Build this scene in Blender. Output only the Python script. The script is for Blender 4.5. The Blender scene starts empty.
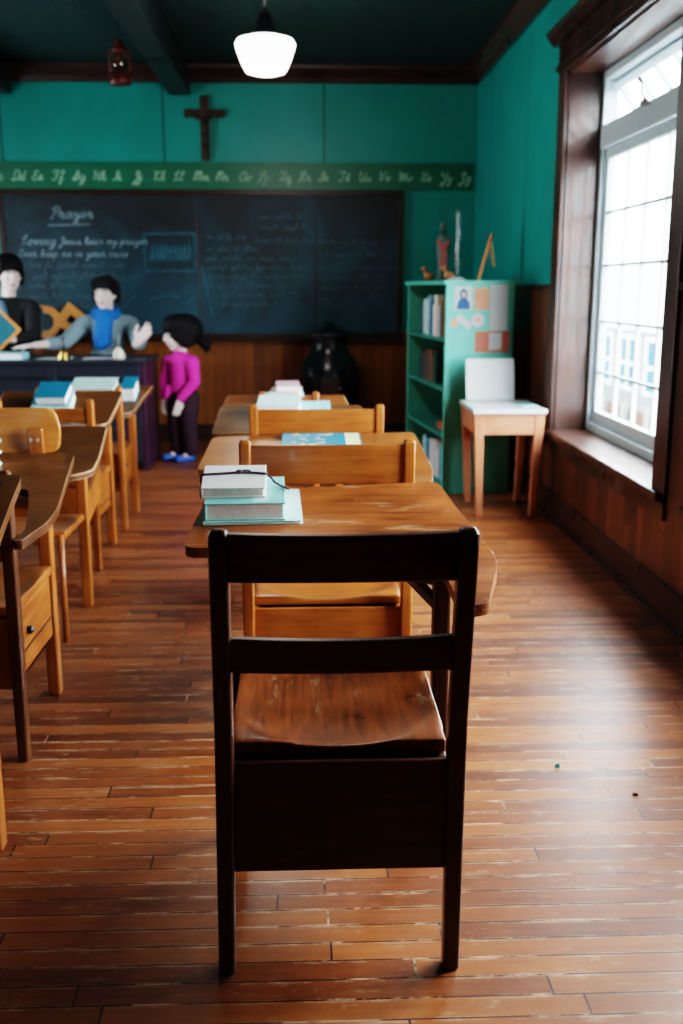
import bpy, bmesh, math, random
from mathutils import Vector, Matrix, Euler
random.seed(7)
scn = bpy.context.scene
COL = scn.collection
PI = math.pi

# ------------------------------------------------------------------ materials
def newmat(name):
    m = bpy.data.materials.new(name); m.use_nodes = True
    nt = m.node_tree; nt.nodes.clear()
    out = nt.nodes.new('ShaderNodeOutputMaterial')
    b = nt.nodes.new('ShaderNodeBsdfPrincipled')
    nt.links.new(b.outputs[0], out.inputs[0])
    return m, nt, b, out

def N(nt, t, **kw):
    n = nt.nodes.new(t)
    for k, v in kw.items():
        if k in n.inputs.keys(): n.inputs[k].default_value = v
        else: setattr(n, k, v)
    return n

def ramp(nt, stops):
    r = nt.nodes.new('ShaderNodeValToRGB')
    cr = r.color_ramp
    while len(cr.elements) < len(stops): cr.elements.new(0.5)
    for e, (p, c) in zip(cr.elements, stops):
        e.position = p; e.color = (c[0], c[1], c[2], 1)
    return r

def plain(name, c, rough=0.6, metal=0.0, var=0.12, scale=14, bump=0.0, emit=0, spec=0.5, coat=0):
    m, nt, b, out = newmat(name)
    tc = N(nt, 'ShaderNodeTexCoord')
    no = N(nt, 'ShaderNodeTexNoise', Scale=scale, Detail=4.0)
    nt.links.new(tc.outputs['Object'], no.inputs['Vector'])
    r = ramp(nt, [(0.3, [max(0, x*(1-var)) for x in c]), (0.7, [min(1, x*(1+var)) for x in c])])
    nt.links.new(no.outputs['Fac'], r.inputs[0])
    nt.links.new(r.outputs[0], b.inputs['Base Color'])
    b.inputs['Roughness'].default_value = rough
    b.inputs['Metallic'].default_value = metal
    b.inputs['Specular IOR Level'].default_value = spec
    b.inputs['Coat Weight'].default_value = coat
    if bump:
        bp = N(nt, 'ShaderNodeBump', Strength=bump, Distance=0.01)
        nt.links.new(no.outputs['Fac'], bp.inputs['Height'])
        nt.links.new(bp.outputs[0], b.inputs['Normal'])
    if emit:
        b.inputs['Emission Color'].default_value = (c[0], c[1], c[2], 1)
        b.inputs['Emission Strength'].default_value = emit
    return m

def wood(name, dark, light, axis='X', rough=0.35, grain=26, wear=None, wearamt=0.62, coat=0.0, bump=0.15, spec=0.5):
    m, nt, b, out = newmat(name)
    tc = N(nt, 'ShaderNodeTexCoord')
    mp = N(nt, 'ShaderNodeMapping')
    s = {'X': (0.07, 1, 1), 'Y': (1, 0.07, 1), 'Z': (1, 1, 0.07)}[axis]
    mp.inputs['Scale'].default_value = s
    nt.links.new(tc.outputs['Object'], mp.inputs['Vector'])
    n1 = N(nt, 'ShaderNodeTexNoise', Scale=grain*2.4, Detail=6.0, Roughness=0.65, Distortion=0.6)
    nt.links.new(mp.outputs[0], n1.inputs['Vector'])
    n2 = N(nt, 'ShaderNodeTexNoise', Scale=6.0, Detail=3.0)
    nt.links.new(tc.outputs['Object'], n2.inputs['Vector'])
    mx = N(nt, 'ShaderNodeMath', operation='MULTIPLY_ADD')
    mx.inputs[1].default_value = 0.55
    nt.links.new(n1.outputs['Fac'], mx.inputs[0])
    m2 = N(nt, 'ShaderNodeMath', operation='MULTIPLY'); m2.inputs[1].default_value = 0.45
    nt.links.new(n2.outputs['Fac'], m2.inputs[0]); nt.links.new(m2.outputs[0], mx.inputs[2])
    r = ramp(nt, [(0.36, dark), (0.64, light)])
    nt.links.new(mx.outputs[0], r.inputs[0])
    col = r.outputs[0]
    if wear:
        n3 = N(nt, 'ShaderNodeTexNoise', Scale=9.0, Detail=9.0, Roughness=0.75)
        mp3 = N(nt, 'ShaderNodeMapping'); mp3.inputs['Scale'].default_value = {'X': (0.5, 2, 1), 'Y': (2, .5, 1), 'Z': (2, 2, .5)}[axis]
        nt.links.new(tc.outputs['Object'], mp3.inputs['Vector']); nt.links.new(mp3.outputs[0], n3.inputs['Vector'])
        rr = ramp(nt, [(wearamt-0.02, (0, 0, 0)), (wearamt+0.14, (0.8, 0.8, 0.8))])
        nt.links.new(n3.outputs['Fac'], rr.inputs[0])
        mm = N(nt, 'ShaderNodeMix', data_type='RGBA')
        nt.links.new(rr.outputs[0], mm.inputs[0]); nt.links.new(col, mm.inputs[6])
        mm.inputs[7].default_value = (*wear, 1)
        col = mm.outputs[2]
    nt.links.new(col, b.inputs['Base Color'])
    rm = N(nt, 'ShaderNodeMath', operation='MULTIPLY_ADD'); rm.inputs[1].default_value = 0.3; rm.inputs[2].default_value = rough-0.12
    nt.links.new(n2.outputs['Fac'], rm.inputs[0]); nt.links.new(rm.outputs[0], b.inputs['Roughness'])
    b.inputs['Coat Weight'].default_value = coat
    b.inputs['Specular IOR Level'].default_value = spec
    bp = N(nt, 'ShaderNodeBump', Strength=bump, Distance=0.004)
    nt.links.new(n1.outputs['Fac'], bp.inputs['Height']); nt.links.new(bp.outputs[0], b.inputs['Normal'])
    return m

def board_mat(name, axis_len, axis_across, width, length, cols, gapcol, rough, gap=0.035, gapbump=0.5, wear=None, coat=0.0, spec=0.5):
    """boards running along axis_len, each its own tone, with joints"""
    m, nt, b, out = newmat(name)
    L = nt.links
    tc = N(nt, 'ShaderNodeTexCoord'); sx = N(nt, 'ShaderNodeSeparateXYZ')
    L.new(tc.outputs['Object'], sx.inputs[0])
    A = sx.outputs[axis_len]; B = sx.outputs[axis_across]
    def M(op, a, bb=None, cc=None):
        n = N(nt, 'ShaderNodeMath', operation=op)
        for i, v in enumerate((a, bb, cc)):
            if v is None: continue
            if isinstance(v, (int, float)): n.inputs[i].default_value = v
            else: L.new(v, n.inputs[i])
        return n.outputs[0]
    v = M('DIVIDE', B, width); row = M('FLOOR', v); fv = M('FRACT', v)
    wn = N(nt, 'ShaderNodeTexWhiteNoise', noise_dimensions='1D'); L.new(row, wn.inputs['W'])
    u = M('DIVIDE', A, length); u = M('ADD', u, M('MULTIPLY', wn.outputs[0], 7.3))
    seg = M('FLOOR', u); fu = M('FRACT', u)
    wn2 = N(nt, 'ShaderNodeTexWhiteNoise', noise_dimensions='2D')
    cb = N(nt, 'ShaderNodeCombineXYZ'); L.new(row, cb.inputs[0]); L.new(seg, cb.inputs[1]); L.new(cb.outputs[0], wn2.inputs['Vector'])
    g1 = M('LESS_THAN', fv, gap); g2 = M('LESS_THAN', fu, gap*width/length*1.2)
    g = M('MAXIMUM', g1, g2)
    # grain
    mp = N(nt, 'ShaderNodeMapping'); sc = [1, 1, 1]; sc['XYZ'.index(axis_len)] = 0.06; mp.inputs['Scale'].default_value = sc
    off = N(nt, 'ShaderNodeVectorMath', operation='ADD'); L.new(tc.outputs['Object'], off.inputs[0])
    cb2 = N(nt, 'ShaderNodeCombineXYZ'); L.new(M('MULTIPLY', wn2.outputs[0], 30.0), cb2.inputs[0]); L.new(M('MULTIPLY', wn2.outputs[0], 17.0), cb2.inputs[1]); L.new(M('MULTIPLY', wn2.outputs[0], 11.0), cb2.inputs[2])
    L.new(cb2.outputs[0], off.inputs[1]); L.new(off.outputs[0], mp.inputs[0])
    gr = N(nt, 'ShaderNodeTexNoise', Scale=60.0, Detail=6.0, Roughness=0.65, Distortion=0.5); L.new(mp.outputs[0], gr.inputs['Vector'])
    big = N(nt, 'ShaderNodeTexNoise', Scale=2.2, Detail=3.0); L.new(tc.outputs['Object'], big.inputs['Vector'])
    mid = N(nt, 'ShaderNodeTexNoise', Scale=11.0, Detail=6.0, Roughness=0.7); L.new(tc.outputs['Object'], mid.inputs['Vector'])
    f = M('ADD', M('MULTIPLY', wn2.outputs[0], 0.36), M('MULTIPLY', gr.outputs['Fac'], 0.42))
    f = M('ADD', f, M('MULTIPLY', big.outputs['Fac'], 0.10)); f = M('ADD', f, M('MULTIPLY', mid.outputs['Fac'], 0.34)); f = M('SUBTRACT', f, 0.04)
    r = ramp(nt, [(0.30, cols[0]), (0.55, cols[1]), (0.85, cols[2])]); L.new(f, r.inputs[0])
    col = r.outputs[0]
    if wear:
        mp3 = N(nt, 'ShaderNodeMapping'); sc3 = [3.0, 3.0, 3.0]; sc3['XYZ'.index(axis_len)] = 0.9; mp3.inputs['Scale'].default_value = sc3
        L.new(tc.outputs['Object'], mp3.inputs[0])
        nw = N(nt, 'ShaderNodeTexNoise', Scale=7.0, Detail=10.0, Roughness=0.8); L.new(mp3.outputs[0], nw.inputs['Vector'])
        # wear is stronger along board edges
        edge = M('SUBTRACT', 1.0, M('MULTIPLY', M('ABSOLUTE', M('SUBTRACT', fv, 0.5)), 2.0))
        e2 = M('MULTIPLY', M('LESS_THAN', edge, 0.22), 0.10)
        rr = ramp(nt, [(0.57, (0, 0, 0)), (0.72, (1, 1, 1))]); L.new(M('ADD', nw.outputs['Fac'], e2), rr.inputs[0])
        mw = N(nt, 'ShaderNodeMix', data_type='RGBA'); L.new(M('MULTIPLY', rr.outputs[0], 0.75), mw.inputs[0]); L.new(col, mw.inputs[6]); mw.inputs[7].default_value = (*wear, 1)
        col = mw.outputs[2]
    mg = N(nt, 'ShaderNodeMix', data_type='RGBA'); L.new(g, mg.inputs[0]); L.new(col, mg.inputs[6]); mg.inputs[7].default_value = (*gapcol, 1)
    if wear:
        ng = N(nt, 'ShaderNodeTexNoise', Scale=5.0, Detail=5.0, Roughness=0.7); L.new(tc.outputs['Object'], ng.inputs['Vector'])
        rg = ramp(nt, [(0.52, gapcol), (0.60, (0.50, 0.33, 0.22))]); L.new(ng.outputs['Fac'], rg.inputs[0]); L.new(rg.outputs[0], mg.inputs[7])
    L.new(mg.outputs[2], b.inputs['Base Color'])
    L.new(M('ADD', M('MULTIPLY', mid.outputs['Fac'], 0.28), rough-0.1), b.inputs['Roughness'])
    b.inputs['Coat Weight'].default_value = coat; b.inputs['Coat Roughness'].default_value = 0.25
    b.inputs['Specular IOR Level'].default_value = spec
    h = M('ADD', M('MULTIPLY', M('SUBTRACT', 1.0, g), 0.6), M('MULTIPLY', gr.outputs['Fac'], 0.12))
    h = M('ADD', h, M('MULTIPLY', wn2.outputs[0], 0.25))
    bp = N(nt, 'ShaderNodeBump', Strength=gapbump, Distance=0.003); L.new(h, bp.inputs['Height']); L.new(bp.outputs[0], b.inputs['Normal'])
    return m

M = {}
M['floor'] = board_mat('floor_boards', 'X', 'Y', 0.056, 0.9, [(0.070, 0.017, 0.005), (0.22, 0.058, 0.013), (0.40, 0.125, 0.030)], (0.035, 0.012, 0.006), 0.36, gap=0.07, wear=(0.60, 0.38, 0.24), coat=0.25)
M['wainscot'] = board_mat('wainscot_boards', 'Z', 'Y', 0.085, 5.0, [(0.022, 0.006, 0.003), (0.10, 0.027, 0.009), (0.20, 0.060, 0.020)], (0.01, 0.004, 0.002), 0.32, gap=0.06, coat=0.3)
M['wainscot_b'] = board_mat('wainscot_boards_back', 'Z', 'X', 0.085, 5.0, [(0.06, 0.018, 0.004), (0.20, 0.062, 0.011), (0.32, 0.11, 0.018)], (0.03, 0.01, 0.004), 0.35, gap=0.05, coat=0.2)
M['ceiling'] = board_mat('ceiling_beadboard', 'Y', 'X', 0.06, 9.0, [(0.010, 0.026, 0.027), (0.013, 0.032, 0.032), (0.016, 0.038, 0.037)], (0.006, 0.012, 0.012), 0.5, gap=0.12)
M['trimdark'] = wood('dark_trim', (0.018, 0.006, 0.004), (0.06, 0.02, 0.012), 'Y', 0.28, coat=0.2)
M['trimdarkx'] = wood('dark_trim_x', (0.016, 0.006, 0.004), (0.05, 0.016, 0.01), 'X', 0.35)
M['casing'] = wood('window_casing', (0.012, 0.005, 0.004), (0.10, 0.034, 0.018), 'Z', 0.36, coat=0.15, bump=0.5)
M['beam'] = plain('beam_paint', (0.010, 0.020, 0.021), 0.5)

def teal_wall(name, axis):
    m, nt, b, out = newmat(name)
    L = nt.links
    tc = N(nt, 'ShaderNodeTexCoord')
    no = N(nt, 'ShaderNodeTexNoise', Scale=3.0, Detail=5.0); L.new(tc.outputs['Object'], no.inputs['Vector'])
    r = ramp(nt, [(0.3, (0.0, 0.225, 0.20)), (0.7, (0.003, 0.275, 0.245))]); L.new(no.outputs['Fac'], r.inputs[0])
    sx = N(nt, 'ShaderNodeSeparateXYZ'); L.new(tc.outputs['Object'], sx.inputs[0])
    a = N(nt, 'ShaderNodeMath', operation='DIVIDE'); a.inputs[1].default_value = 1.313; L.new(sx.outputs[axis], a.inputs[0])
    ad = N(nt, 'ShaderNodeMath', operation='ADD'); ad.inputs[1].default_value = 0.8645; L.new(a.outputs[0], ad.inputs[0])
    f = N(nt, 'ShaderNodeMath', operation='FRACT'); L.new(ad.outputs[0], f.inputs[0])
    g = N(nt, 'ShaderNodeMath', operation='LESS_THAN'); g.inputs[1].default_value = 0.011; L.new(f.outputs[0], g.inputs[0])
    mx = N(nt, 'ShaderNodeMix', data_type='RGBA'); L.new(g.outputs[0], mx.inputs[0]); L.new(r.outputs[0], mx.inputs[6]); mx.inputs[7].default_value = (0.0, 0.06, 0.05, 1)
    L.new(mx.outputs[2], b.inputs['Base Color'])
    b.inputs['Roughness'].default_value = 0.42
    bp = N(nt, 'ShaderNodeBump', Strength=0.15, Distance=0.01); L.new(no.outputs['Fac'], bp.inputs['Height']); L.new(bp.outputs[0], b.inputs['Normal'])
    return m
M['teal_x'] = teal_wall('teal_paint_back', 'X')
M['teal_y'] = teal_wall('teal_paint_side', 'Y')

M['dark_wood_x'] = wood('mahogany_x', (0.026, 0.008, 0.004), (0.095, 0.030, 0.013), 'X', 0.33)
M['dark_wood_z'] = wood('mahogany_z', (0.026, 0.008, 0.004), (0.105, 0.033, 0.014), 'Z', 0.30)
M['seat_dark'] = wood('worn_seat', (0.055, 0.013, 0.004), (0.26, 0.066, 0.012), 'Y', 0.30, wear=(0.55, 0.34, 0.2), wearamt=0.60, coat=0.15)
M['top_front'] = wood('worn_desktop', (0.10, 0.026, 0.007), (0.38, 0.105, 0.024), 'X', 0.30, wear=(0.62, 0.40, 0.25), wearamt=0.60, coat=0.2)
M['honey_x'] = wood('honey_x', (0.22, 0.056, 0.010), (0.46, 0.145, 0.024), 'X', 0.34, coat=0.2)
M['honey_z'] = wood('honey_z', (0.24, 0.062, 0.011), (0.50, 0.16, 0.027), 'Z', 0.34, coat=0.2)
M['honey_y'] = wood('honey_y', (0.24, 0.062, 0.011), (0.48, 0.155, 0.026), 'Y', 0.34, coat=0.2)
M['top_honey'] = wood('honey_desktop', (0.15, 0.042, 0.009), (0.36, 0.115, 0.022), 'X', 0.33, wear=(0.6, 0.36, 0.2), wearamt=0.62, coat=0.2)
M['top_brown'] = wood('brown_desktop', (0.050, 0.018, 0.006), (0.15, 0.058, 0.018), 'X', 0.34, wear=(0.45, 0.28, 0.17), wearamt=0.63, spec=0.3)
M['worn_edge'] = wood('worn_edge', (0.36, 0.17, 0.08), (0.62, 0.36, 0.22), 'Y', 0.4)  # paler bevel wood: wear plus light caught along desktop edges
M['brown_z'] = wood('brown_post', (0.055, 0.018, 0.005), (0.15, 0.048, 0.012), 'Z', 0.34, coat=0.2)  # honey wood darkened: shade on the back posts painted in
M['ply'] = wood('plywood_back', (0.46, 0.15, 0.025), (0.64, 0.25, 0.05), 'X', 0.35, coat=0.2)
M['pale_wood'] = wood('pale_table', (0.42, 0.145, 0.07), (0.58, 0.235, 0.125), 'Z', 0.45)
M['pale_wood_x'] = wood('pale_table_x', (0.42, 0.145, 0.07), (0.58, 0.235, 0.125), 'X', 0.45)
M['orange_wood'] = wood('orange_wood', (0.52, 0.20, 0.05), (0.70, 0.30, 0.08), 'X', 0.45)
M['metal'] = plain('dull_steel', (0.35, 0.34, 0.33), 0.35, 1.0)
M['iron'] = plain('black_iron', (0.006, 0.009, 0.012), 0.28, 0.0, coat=0.15)
M['white_paint'] = plain('white_paint', (0.50, 0.62, 0.66), 0.4, var=0.04)  # white toned teal-grey to hold the shade on the window frames
M['muntin'] = plain('muntin_paint', (0.22, 0.30, 0.32), 0.45, var=0.04)  # white bars darkened, their shade against the sky put in the colour
M['muntin_white'] = plain('white_muntin_paint', (0.82, 0.86, 0.87), 0.4, var=0.03)
M['white_top'] = plain('white_laminate', (0.46, 0.50, 0.50), 0.28, var=0.06)
M['mint'] = plain('mint_cover', (0.23, 0.54, 0.49), 0.5, var=0.1, scale=30)
M['mint2'] = plain('pale_mint_cover', (0.50, 0.74, 0.68), 0.5, var=0.1, scale=30)
M['page'] = plain('page_edges', (0.95, 0.94, 0.90), 0.8, var=0.1, scale=60)
M['page_grey'] = plain('page_edges_grey', (0.80, 0.72, 0.64), 0.8, var=0.15, scale=60)
M['cover_white'] = plain('off_white_cover', (0.66, 0.64, 0.62), 0.6, var=0.06)
M['cover_blue'] = plain('blue_cover', (0.01, 0.20, 0.33), 0.45, var=0.15)
M['cover_lightblue'] = plain('light_blue_cover', (0.30, 0.62, 0.70), 0.5, var=0.25, scale=30)
M['cover_pink'] = plain('dusty_pink_cover', (0.55, 0.36, 0.40), 0.55)
M['cover_red'] = plain('red_cover', (0.42, 0.09, 0.05), 0.55)
M['cover_navy'] = plain('navy_cover', (0.03, 0.05, 0.10), 0.55)
M['cover_brown'] = plain('brown_cover', (0.16, 0.08, 0.04), 0.55)
M['yellow_print'] = plain('yellow_print', (0.70, 0.68, 0.36), 0.6)
M['cord'] = plain('dark_cord', (0.045, 0.022, 0.025), 0.7)
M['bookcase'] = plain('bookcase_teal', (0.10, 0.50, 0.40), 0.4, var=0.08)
M['bookcase_mid'] = plain('bookcase_shelf', (0.04, 0.24, 0.19), 0.5)  # case teal dimmed, shade between the shelves held in the colour
M['bookcase_dark'] = plain('bookcase_inside', (0.012, 0.07, 0.06), 0.5)  # same teal darker still for the shade deep inside
M['deskblack'] = plain('teacher_desk_paint', (0.018, 0.022, 0.034), 0.4, var=0.2)
M['deskpurple'] = plain('teacher_desk_side', (0.045, 0.012, 0.035), 0.4, var=0.2)
M['slate'] = None
M['paper'] = plain('white_paper', (0.56, 0.58, 0.58), 0.7, var=0.05)
M['orange_card'] = plain('peach_card', (0.66, 0.32, 0.19), 0.6, var=0.1)
M['red_card'] = plain('brick_card', (0.55, 0.17, 0.11), 0.6, var=0.15)
M['portrait_blue'] = plain('portrait_blue', (0.012, 0.10, 0.26), 0.6)
M['portrait_skin'] = plain('portrait_skin', (0.55, 0.46, 0.44), 0.6)
M['gold'] = plain('brass', (0.72, 0.52, 0.16), 0.3, 1.0)
M['cream'] = plain('cream_glaze', (0.72, 0.66, 0.54), 0.4)
M['skin'] = plain('doll_skin', (0.68, 0.52, 0.46), 0.55, var=0.05)
M['face_paint'] = plain('pale_face', (0.74, 0.60, 0.56), 0.5, var=0.04)
M['hair'] = plain('black_hair', (0.005, 0.004, 0.005), 0.7, var=0.4, scale=60, bump=0.8, spec=0.25)
M['grey_cloth'] = plain('grey_blue_cloth', (0.20, 0.28, 0.31), 0.9, var=0.25, scale=90, bump=0.2)
M['black_cloth'] = plain('black_cloth', (0.008, 0.008, 0.010), 0.85, var=0.3, scale=60)
M['blue_scarf'] = plain('blue_knit', (0.004, 0.13, 0.46), 0.8, var=0.25, scale=40, bump=0.3)
M['shirt_blue'] = plain('steel_blue_shirt', (0.10, 0.20, 0.30), 0.8)
M['magenta'] = plain('magenta_knit', (0.66, 0.03, 0.33), 0.8, var=0.18, scale=40, bump=0.2)
M['plum'] = plain('plum_trousers', (0.030, 0.008, 0.020), 0.85, var=0.35, scale=30)
M['shoe_blue'] = plain('blue_shoe', (0.02, 0.10, 0.42), 0.4)
M['shoe_pink'] = plain('pink_trim', (0.60, 0.10, 0.45), 0.4)
M['lip'] = plain('lip', (0.42, 0.14, 0.14), 0.5)
M['eye_white'] = plain('eye_white', (0.8, 0.8, 0.8), 0.2, var=0.02)
M['iris'] = plain('iris', (0.02, 0.015, 0.012), 0.15)
M['globe'] = plain('opal_glass', (1.0, 0.98, 0.93), 0.2, var=0.0, emit=1.9)
M['lantern_red'] = plain('lantern_red', (0.085, 0.014, 0.010), 0.4, var=0.3)
M['clear_chimney'] = None
M['statue_dark'] = plain('statue_dark', (0.02, 0.06, 0.05), 0.5)
M['statue_red'] = plain('statue_red', (0.22, 0.05, 0.04), 0.6)
M['small_wood'] = plain('carved_wood', (0.36, 0.14, 0.05), 0.5)
M['ground'] = plain('ground_outside', (0.075, 0.055, 0.042), 0.9, spec=0.0, var=0.2, scale=2)
M['siding'] = plain('pale_siding', (0.13, 0.14, 0.14), 0.7, spec=0.05, var=0.05)
M['house_glass'] = plain('blue_panes', (0.004, 0.058, 0.095), 0.6, spec=0.05, var=0.3, scale=1.5)
M['roofing'] = plain('grey_roofing', (0.30, 0.32, 0.33), 0.6)
M['fence'] = plain('beige_fence', (0.056, 0.038, 0.029), 0.8, spec=0.0, var=0.1, scale=3)
M['teal_scrap'] = plain('teal_scrap', (0.02, 0.30, 0.28), 0.5)
M['crumb'] = plain('dark_crumb', (0.03, 0.012, 0.01), 0.7)
M['strip'] = plain('green_strip', (0.008, 0.13, 0.075), 0.4, var=0.1, scale=5)
M['cross'] = wood('cross_wood', (0.022, 0.010, 0.006), (0.06, 0.024, 0.014), 'Z', 0.4)
M['figure_metal'] = plain('cross_figure', (0.05, 0.03, 0.02), 0.4)

def chalkboard():
    m, nt, b, out = newmat('chalkboard')
    L = nt.links; tc = N(nt, 'ShaderNodeTexCoord')
    n1 = N(nt, 'ShaderNodeTexNoise', Scale=1.6, Detail=6.0, Roughness=0.6, Distortion=1.2); L.new(tc.outputs['Object'], n1.inputs['Vector'])
    sx = N(nt, 'ShaderNodeSeparateXYZ'); L.new(tc.outputs['Object'], sx.inputs[0])
    # chalk dust gathers lower down on the board
    a = N(nt, 'ShaderNodeMath', operation='MULTIPLY_ADD'); a.inputs[1].default_value = -0.26; a.inputs[2].default_value = 0.10; L.new(sx.outputs['Z'], a.inputs[0])
    s = N(nt, 'ShaderNodeMath', operation='ADD'); L.new(n1.outputs['Fac'], s.inputs[0]); L.new(a.outputs[0], s.inputs[1])
    r = ramp(nt, [(0.42, (0.006, 0.011, 0.014)), (0.60, (0.007, 0.030, 0.043)), (0.82, (0.014, 0.075, 0.105))]); L.new(s.outputs[0], r.inputs[0])
    L.new(r.outputs[0], b.inputs['Base Color']); b.inputs['Roughness'].default_value = 0.55
    return m
M['board'] = chalkboard()
M['chalk'] = plain('chalk', (0.20, 0.28, 0.30), 0.9, var=0.3, scale=20)
M['chalk_faint'] = plain('faint_chalk', (0.055, 0.105, 0.125), 0.9, var=0.3, scale=20)
M['chalk_blue'] = plain('blue_chalk', (0.03, 0.12, 0.16), 0.9, var=0.3, scale=20)
M['strip_letters'] = plain('pale_letters', (0.32, 0.52, 0.36), 0.7, var=0.1)
M['slate'] = plain('teal_slate', (0.02, 0.13, 0.17), 0.5, var=0.2, scale=8)

def glass(name, tint=(1, 1, 1), fac=0.07, rough=0.02):
    m = bpy.data.materials.new(name); m.use_nodes = True; nt = m.node_tree; nt.nodes.clear()
    out = nt.nodes.new('ShaderNodeOutputMaterial'); tr = nt.nodes.new('ShaderNodeBsdfTransparent'); gl = nt.nodes.new('ShaderNodeBsdfGlossy')
    tr.inputs[0].default_value = (*tint, 1); gl.inputs['Roughness'].default_value = rough
    mx = nt.nodes.new('ShaderNodeMixShader')
    lw = nt.nodes.new('ShaderNodeLayerWeight')
    pw = nt.nodes.new('ShaderNodeMath'); pw.operation = 'POWER'; pw.inputs[1].default_value = 4.0
    mu = nt.nodes.new('ShaderNodeMath'); mu.operation = 'MULTIPLY_ADD'; mu.inputs[1].default_value = 0.5; mu.inputs[2].default_value = fac
    mu.use_clamp = True
    nt.links.new(lw.outputs['Facing'], pw.inputs[0]); nt.links.new(pw.outputs[0], mu.inputs[0]); nt.links.new(mu.outputs[0], mx.inputs[0])
    nt.links.new(tr.outputs[0], mx.inputs[1]); nt.links.new(gl.outputs[0], mx.inputs[2]); nt.links.new(mx.outputs[0], out.inputs[0])
    return m
M['pane'] = glass('window_glass', (0.97, 0.99, 1.0), 0.04)
M['clear'] = glass('clear_glass', (0.90, 0.96, 0.95), 0.06)
M['lantern_glass'] = glass('lantern_glass', (0.75, 0.45, 0.35), 0.1)
M['plastic'] = glass('clear_plastic', (0.88, 0.94, 0.94), 0.35, 0.2)

# ------------------------------------------------------------------ mesh helpers
class MB:
    def __init__(s): s.bm = bmesh.new()
    def quadloft(s, rings, cap=True):
        vs = [[s.bm.verts.new(p) for p in r] for r in rings]
        n = len(vs[0])
        for a, b in zip(vs[:-1], vs[1:]):
            for i in range(n):
                s.bm.faces.new((a[i], a[(i+1) % n], b[(i+1) % n], b[i]))
        if cap:
            s.bm.faces.new(list(reversed(vs[0]))); s.bm.faces.new(vs[-1])
        return s
    def box(s, x0, x1, y0, y1, z0, z1):
        if x0 > x1: x0, x1 = x1, x0
        if y0 > y1: y0, y1 = y1, y0
        if z0 > z1: z0, z1 = z1, z0
        s.quadloft([[(x0, y0, z0), (x1, y0, z0), (x1, y1, z0), (x0, y1, z0)], [(x0, y0, z1), (x1, y0, z1), (x1, y1, z1), (x0, y1, z1)]])
        return s
    def bar(s, p, q, w, d, w2=None, d2=None, side=(1, 0, 0)):
        """rectangular bar from p to q; w measured along 'side', d across"""
        p = Vector(p); q = Vector(q); t = (q-p).normalized(); a = Vector(side); a = (a - t*a.dot(t)).normalized(); b = t.cross(a)
        w2 = w if w2 is None else w2; d2 = d if d2 is None else d2
        rr = []
        for c, ww, dd in ((p, w, d), (q, w2, d2)):
            rr.append([c - a*ww/2 - b*dd/2, c + a*ww/2 - b*dd/2, c + a*ww/2 + b*dd/2, c - a*ww/2 + b*dd/2])
        s.quadloft(rr); return s
    def tube(s, pts, r, n=10, cap=True):
        pts = [Vector(p) for p in pts]; rs = r if isinstance(r, (list, tuple)) else [r]*len(pts)
        rings = []; up = Vector((0.123, 0.3, 1)).normalized()
        for i, p in enumerate(pts):
            t = (pts[min(i+1, len(pts)-1)] - pts[max(i-1, 0)]).normalized()
            a = t.cross(up)
            if a.length < 1e-3: a = t.cross(Vector((1, 0, 0)))
            a.normalize(); b = t.cross(a)
            rings.append([p + (a*math.cos(2*PI*k/n) + b*math.sin(2*PI*k/n))*rs[i] for k in range(n)])
        s.quadloft(rings, cap); return s
    def lathe(s, prof, c=(0, 0, 0), n=28):
        c = Vector(c)
        rings = [[c + Vector((max(r, 1e-4)*math.cos(2*PI*k/n), max(r, 1e-4)*math.sin(2*PI*k/n), z)) for k in range(n)] for r, z in prof]
        s.quadloft(rings); return s
    def ball(s, c, r, sc=(1, 1, 1), rot=None, seg=20):
        mat = Matrix.Translation(Vector(c))
        if rot is not None: mat = mat @ rot.to_4x4()
        mat = mat @ Matrix.Diagonal((r*sc[0], r*sc[1], r*sc[2], 1))
        bmesh.ops.create_uvsphere(s.bm, u_segments=seg, v_segments=max(8, seg//2+2), radius=1, matrix=mat); return s
    def caps(s, chain, n=14):
        """chain of (point, radius): balls joined by cones"""
        for p, r in chain: s.ball(p, r, seg=n)
        for (p, r), (q, t) in zip(chain[:-1], chain[1:]):
            if (Vector(p)-Vector(q)).length > 1e-4: s.tube([p, q], [r, t], n)
        return s
    def poly(s, pts2, d0, d1, plane='XZ'):
        """extrude a 2D outline; plane XZ -> thickness along Y from d0 to d1, XY -> along Z, YZ -> along X"""
        f = {'XZ': lambda u, v, d: (u, d, v), 'XY': lambda u, v, d: (u, v, d), 'YZ': lambda u, v, d: (d, u, v)}[plane]
        s.quadloft([[f(u, v, d0) for u, v in pts2], [f(u, v, d1) for u, v in pts2]]); return s
    def build(s, name, mat, parent=None, bevel=0, seg=2, smooth=False, loc=None, rot=None, remesh=0, smoothit=0, subsurf=0):
        bmesh.ops.recalc_face_normals(s.bm, faces=s.bm.faces[:])
        me = bpy.data.meshes.new(name); s.bm.to_mesh(me); s.bm.free()
        if smooth or remesh:
            for p in me.polygons: p.use_smooth = True
        o = bpy.data.objects.new(name, me); COL.objects.link(o)
        if mat: me.materials.append(mat)
        if parent: o.parent = parent
        if loc is not None: o.location = loc
        if rot is not None: o.rotation_euler = rot
        if remesh:
            r = o.modifiers.new('remesh', 'REMESH'); r.mode = 'VOXEL'; r.voxel_size = remesh; r.use_smooth_shade = True
            if smoothit:
                q = o.modifiers.new('smooth', 'SMOOTH'); q.factor = 0.5; q.iterations = smoothit
        if bevel:
            bv = o.modifiers.new('bevel', 'BEVEL'); bv.width = bevel; bv.segments = seg; bv.limit_method = 'ANGLE'; bv.angle_limit = math.radians(35)
        if subsurf:
            ss = o.modifiers.new('sub', 'SUBSURF'); ss.levels = subsurf; ss.render_levels = subsurf
        return o

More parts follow.
